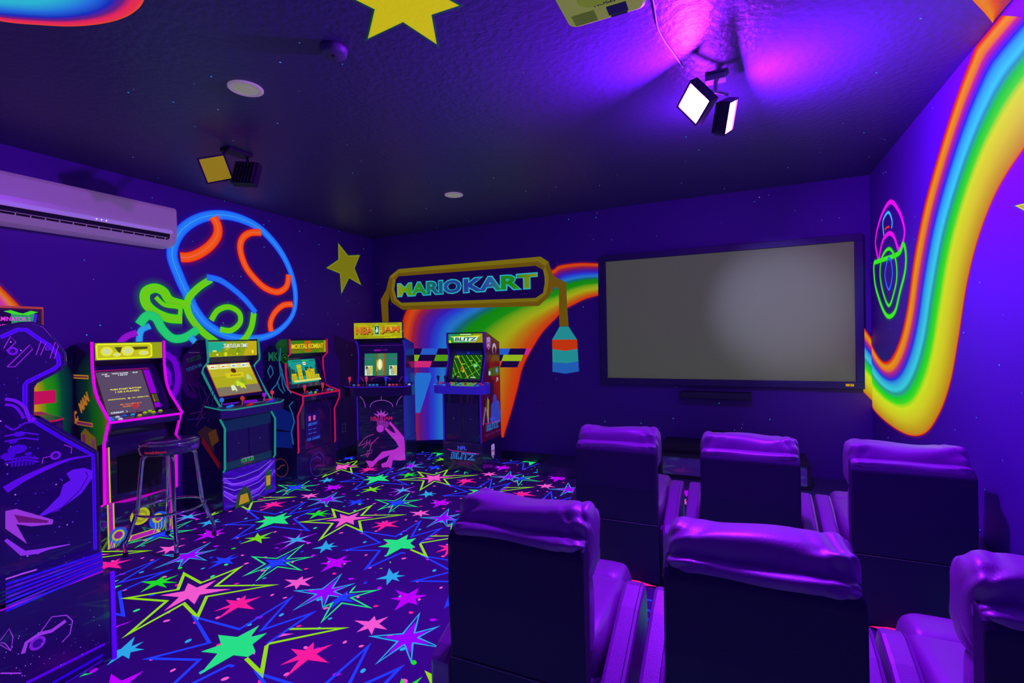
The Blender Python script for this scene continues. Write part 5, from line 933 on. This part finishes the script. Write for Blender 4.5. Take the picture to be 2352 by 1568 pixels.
# ---------------------------------------------------------------- air conditioner
ac = thing('air_conditioner', (LX, 1.40, 2.20), 0, 'long white split air conditioner high on the left wall', 'air conditioner'); L_ = 1.13
mb = MB(); ns = 10; prof = [(0.0, 0.0), (0.10, 0.0), (0.15, 0.012), (0.185, 0.04), (0.20, 0.08), (0.207, 0.16), (0.205, 0.29), (0.19, 0.315), (0.0, 0.32)]
n = len(prof); mb.add([(x, 0, z) for x, z in prof] + [(x, L_, z) for x, z in prof], [tuple(range(n)), tuple(range(n, 2 * n))[::-1]] + [(i, (i + 1) % n, n + (i + 1) % n, n + i) for i in range(n)]); mb.build('housing', WHITEP, ac, 0.006)
mb = MB(); mb.add([(0.196, 0.03, 0.055), (0.210, 0.03, 0.095), (0.210, L_ - 0.06, 0.095), (0.196, L_ - 0.06, 0.055)], [(0, 1, 2, 3)])
mb.add([(0.165, 0.03, 0.015), (0.199, 0.03, 0.057), (0.199, L_ - 0.07, 0.057), (0.165, L_ - 0.07, 0.015)], [(0, 1, 2, 3)]); mb.build('air_outlet', DARKSLOT, ac)
mb = MB()
for k_ in range(14): y = 0.06 + k_ * 0.075; mb.box(0.190, 0.204, y, y + 0.004, 0.045, 0.062)
mb.tube([(0.207, 0.04, 0.062), (0.207, L_ - 0.08, 0.062)], 0.003, 6); mb.build('louvre', WHITEP, ac)
mb = MB(); mb.add([(0.170, 0.03, 0.006), (0.206, 0.03, 0.046), (0.206, L_ - 0.05, 0.046), (0.170, L_ - 0.05, 0.006), (0.175, 0.03, 0.0), (0.212, 0.03, 0.042), (0.212, L_ - 0.05, 0.042), (0.175, L_ - 0.05, 0.0)], [(0, 1, 2, 3), (7, 6, 5, 4), (0, 4, 5, 1), (1, 5, 6, 2), (2, 6, 7, 3), (3, 7, 4, 0)]); mb.build('flap', WHITEP, ac)
mb = MB(); mb.box(0.206, 0.2095, 0.02, L_ - 0.04, 0.10, 0.125); mb.build('front_strip', mat('silver_strip', (0.8, 0.8, 0.9), 0.2, emit=lin((150, 120, 190)), es=0.5), ac)
mb = MB()
for k_ in range(3): mb.lathe([(0.004, 0), (0.004, 0.002)], (0.2095, 0.57 + 0.03 * k_, 0.112), 8, axis=(1, 0, 0))
mb.build('indicator_light', mat('led_white', (1, 1, 1), 0.4, emit=(0.9, 0.8, 1), es=1.2), ac)
# ---------------------------------------------------------------- projector + cable
pj = thing('projector', (-0.395, 1.53, 2.5), 0, 'pale ceiling projector seen from below at the top of the photo', 'projector')
PJM = mat('projector_plastic', (0.5, 0.7, 0.12), 0.35, emit=lin((112, 118, 40)), es=0.8)  # light bounced up from the carpet put into olive colour and glow
def rrect(x0, x1, y0, y1, r, n=5):
    out = []
    for cx_, cy_, a_ in ((x1 - r, y1 - r, 0), (x0 + r, y1 - r, 90), (x0 + r, y0 + r, 180), (x1 - r, y0 + r, 270)):
        for k_ in range(n + 1): an = math.radians(a_ + 90 * k_ / n); out.append((cx_ + r * math.cos(an), cy_ + r * math.sin(an)))
    return out
mb = MB(); mb.prismz(rrect(-0.135, 0.135, -0.17, 0.175, 0.035), 0, 0.10); body = mb.build('projector_body', PJM, pj, 0.012)
ar = Art(lambda a, b, l: Vector((-a, b, -0.0004 * l))); ar.text('EPSON', -0.045, 0.075, 0.025, 0.09, (25, 30, 20), bold=0.03); ar.rect(0.03, 0.10, 0.11, 0.16, (88, 98, 40))
for k_ in range(5): ar.line([(0.035, 0.108 + 0.01 * k_), (0.10 - 0.01 * (k_ % 2), 0.108 + 0.01 * k_)], 0.002, (60, 70, 30))
ar.disc(0.02, 0.04, 0.05, (118, 128, 44), 0.04, 24); ar.build('label', PRINTM, body)
mb = MB(); mb.box(-0.01 + 0.02, 0.075, 0.105, 0.15, -0.003, 0.001); mb.box(0.015, 0.07, 0.155, 0.162, -0.003, 0.001); mb.build('vent', mat('vent_dark', (0.06, 0.05, 0.2), 0.5), body)
mb = MB(); mb.lathe([(0.035, 0), (0.037, 0.012), (0.03, 0.014)], (0.03, 0.172, 0.05), 20, axis=(0, 1, 0)); mb.build('lens', GLASS, pj)
mb = MB(); mb.lathe([(0.03, 0.10), (0.03, 0.225), (0.07, 0.228), (0.07, 0.24)], (0, 0, 0), 20); mb.build('ceiling_mount', BLKM, pj)
mb = MB(); mb.tube(smooth_pts([tuple(hit(x, y, 2, z)) for x, y, z in ((1492, -40, 2.70), (1503, 15, 2.725), (1510, 60, 2.732), (1524, 90, 2.734), (1545, 120, 2.734), (1569, 155, 2.734))], 6), 0.0035, 6)
tag(mb.build('power_cable', mat('cable_grey', (0.6, 0.5, 0.7), 0.5), None), 'thin cable running along the ceiling from projector to flood lamps', 'cable')
# ---------------------------------------------------------------- ceiling lamps and detector
for (x, y, r_, lb) in ((-2.325, 1.782, 0.085, 'round recessed ceiling light left of the smoke detector, the nearer of two'), (-2.378, 3.943, 0.085, 'round recessed ceiling light far back, before the gold sign mural')):
    t = thing('recessed_light', (x, y, ZC), 0, lb, 'ceiling light', 'recessed ceiling lights')
    mb = MB(); mb.lathe([(r_, 0), (r_, -0.006), (r_ * 0.82, -0.010), (r_ * 0.78, -0.006)], seg=36); mb.build('trim_ring', mat('lamp_trim', (0.55, 0.6, 0.35), 0.35, emit=lin((140, 120, 150)), es=0.55), t)
    mb = MB(); mb.lathe([(r_ * 0.78, -0.005), (r_ * 0.5, -0.009), (0.01, -0.011)], seg=36); mb.build('lens', mat('lamp_lens', (0.5, 0.6, 0.3), 0.3, emit=lin((135, 135, 110)), es=0.6), t)
sd = thing('smoke_detector', (-1.655, 1.72, ZC), 0, 'small round dark smoke detector on the ceiling', 'smoke detector')
mb = MB(); mb.lathe([(0.06, 0), (0.06, -0.012), (0.054, -0.03), (0.048, -0.034), (0.01, -0.035)], seg=32); mb.build('detector_body', mat('detector_dark', (0.12, 0.09, 0.2), 0.5), sd)
mb = MB(); mb.lathe([(0.012, -0.034), (0.012, -0.037)], seg=16); mb.build('test_button', BLKM, sd)
# ---------------------------------------------------------------- flood lamps
def head(parent, c, nrm_, roll, size, glass, depth=0.05, name='lamp_head', xax=None):
    nv = Vector(nrm_).normalized(); q = nv.to_track_quat('Z', 'Y'); R = q.to_matrix() @ Matrix.Rotation(roll, 3, 'Z'); c = Vector(c)
    if xax: xa = Vector(xax); xa = (xa - nv * xa.dot(nv)).normalized(); R = Matrix((xa, nv.cross(xa), nv)).transposed()
    tf = lambda x, y, z: c + R @ Vector((x, y, z))
    mb = MB(); h = size / 2
    def bx(x0, x1, y0, y1, z0, z1, mi=0):
        vs = [tf(x, y, z) for z in (z0, z1) for y in (y0, y1) for x in (x0, x1)]; mb.add(vs, [(0, 2, 3, 1), (4, 5, 7, 6), (0, 1, 5, 4), (2, 6, 7, 3), (0, 4, 6, 2), (1, 3, 7, 5)], mi)
    w = 0.010; bx(-h, h, -h, h, -depth, -0.012)
    for b in ((-h, h, h - w, h), (-h, h, -h, -h + w), (-h, -h + w, -h + w, h - w), (h - w, h, -h + w, h - w)): bx(*b, -0.012, 0.002)
    for k_ in range(7): x = -h + 0.015 + k_ * (size - 0.03) / 6; bx(x - 0.002, x + 0.002, -h * 0.9, h * 0.9, -depth - 0.02, -depth)
    o = mb.build(name, BLKM, parent)
    mb = MB(); g = h - w; mb.add([tf(-g, -g, -0.006), tf(g, -g, -0.006), tf(g, g, -0.006), tf(-g, g, -0.006)], [(0, 1, 2, 3)]); gl = mb.build('lamp_glass', glass, o)
    me = gl.data
    if (me.polygons[0].normal.dot(nv)) < 0: me.flip_normals()
    return o
EM = bpy.data.materials.new('flood_emitter'); EM.use_nodes = True; nt = EM.node_tree; nt.nodes.clear()
e1 = nt.nodes.new('ShaderNodeEmission'); e1.inputs[0].default_value = (*UV, 1); e1.inputs[1].default_value = FLOOD; mo = nt.nodes.new('ShaderNodeOutputMaterial'); nt.links.new(e1.outputs[0], mo.inputs[0])
f1 = thing('flood_lamp', (-0.09, 2.78, ZC), 0, 'lit twin-head violet flood lamp on the ceiling, its panels glaring white', 'flood lamp', 'twin-head flood lamps')
mb = MB(); mb.box(-0.05, 0.05, -0.03, 0.03, -0.03, 0); mb.tube([(0, 0, -0.03), (0.0, 0, -0.09)], 0.012, 8); mb.tube([(-0.09, -0.10, -0.10), (0, 0, -0.08), (0.06, 0.02, -0.10)], 0.009, 8); mb.build('mount', mat('mount_grey', (0.5, 0.4, 0.6), 0.4), f1, 0.004)
head(f1, (-0.10, -0.14, -0.18), (-0.60, -0.66, -0.45), math.radians(28), 0.155, EM)
head(f1, (0.07, 0.06, -0.20), (0.955, -0.12, -0.28), math.radians(28), 0.165, EM)
f2 = thing('flood_lamp', (-3.16, 2.34, ZC), 0, 'unlit twin-head flood lamp on the ceiling above the air conditioner end', 'flood lamp', 'twin-head flood lamps')
mb = MB(); mb.box(-0.05, 0.05, -0.09, 0.09, -0.02, 0); mb.tube([(0, -0.08, -0.02), (0.03, -0.14, -0.10)], 0.010, 8); mb.tube([(0, 0.08, -0.02), (0.10, 0.02, -0.12)], 0.010, 8); mb.build('mount', BLKM, f2, 0.004)
OFFG = mat('lamp_glass_off', lin((150, 140, 20)), 0.1, emit=lin((150, 130, 10)), es=0.75, coat=0.6)  # yellow reflection on the unlit glass put in as colour and glow
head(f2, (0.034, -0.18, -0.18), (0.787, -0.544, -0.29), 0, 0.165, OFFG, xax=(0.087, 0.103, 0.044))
head(f2, (0.14, -0.02, -0.20), (-0.35, 0.8, -0.25), math.radians(5), 0.16, mat('lamp_glass_dark', (0.05, 0.05, 0.15), 0.1))
# wall outlet
mb = MB(); a_ = pw(789, 982); mb.box(LX, LX + 0.006, a_[0] - 0.035, a_[0] + 0.035, a_[1] - 0.055, a_[1] + 0.055)
ot = mb.build('wall_outlet', mat('outlet_plate', (0.25, 0.2, 0.7), 0.4), None, 0.002); tag(ot, 'wall outlet plate low on the left wall near the corner', 'outlet')
mb = MB()
for dz in (-0.02, 0.02): mb.box(LX + 0.005, LX + 0.008, a_[0] - 0.014, a_[0] + 0.014, a_[1] + dz - 0.013, a_[1] + dz + 0.013)
mb.build('socket', BLKM, ot)
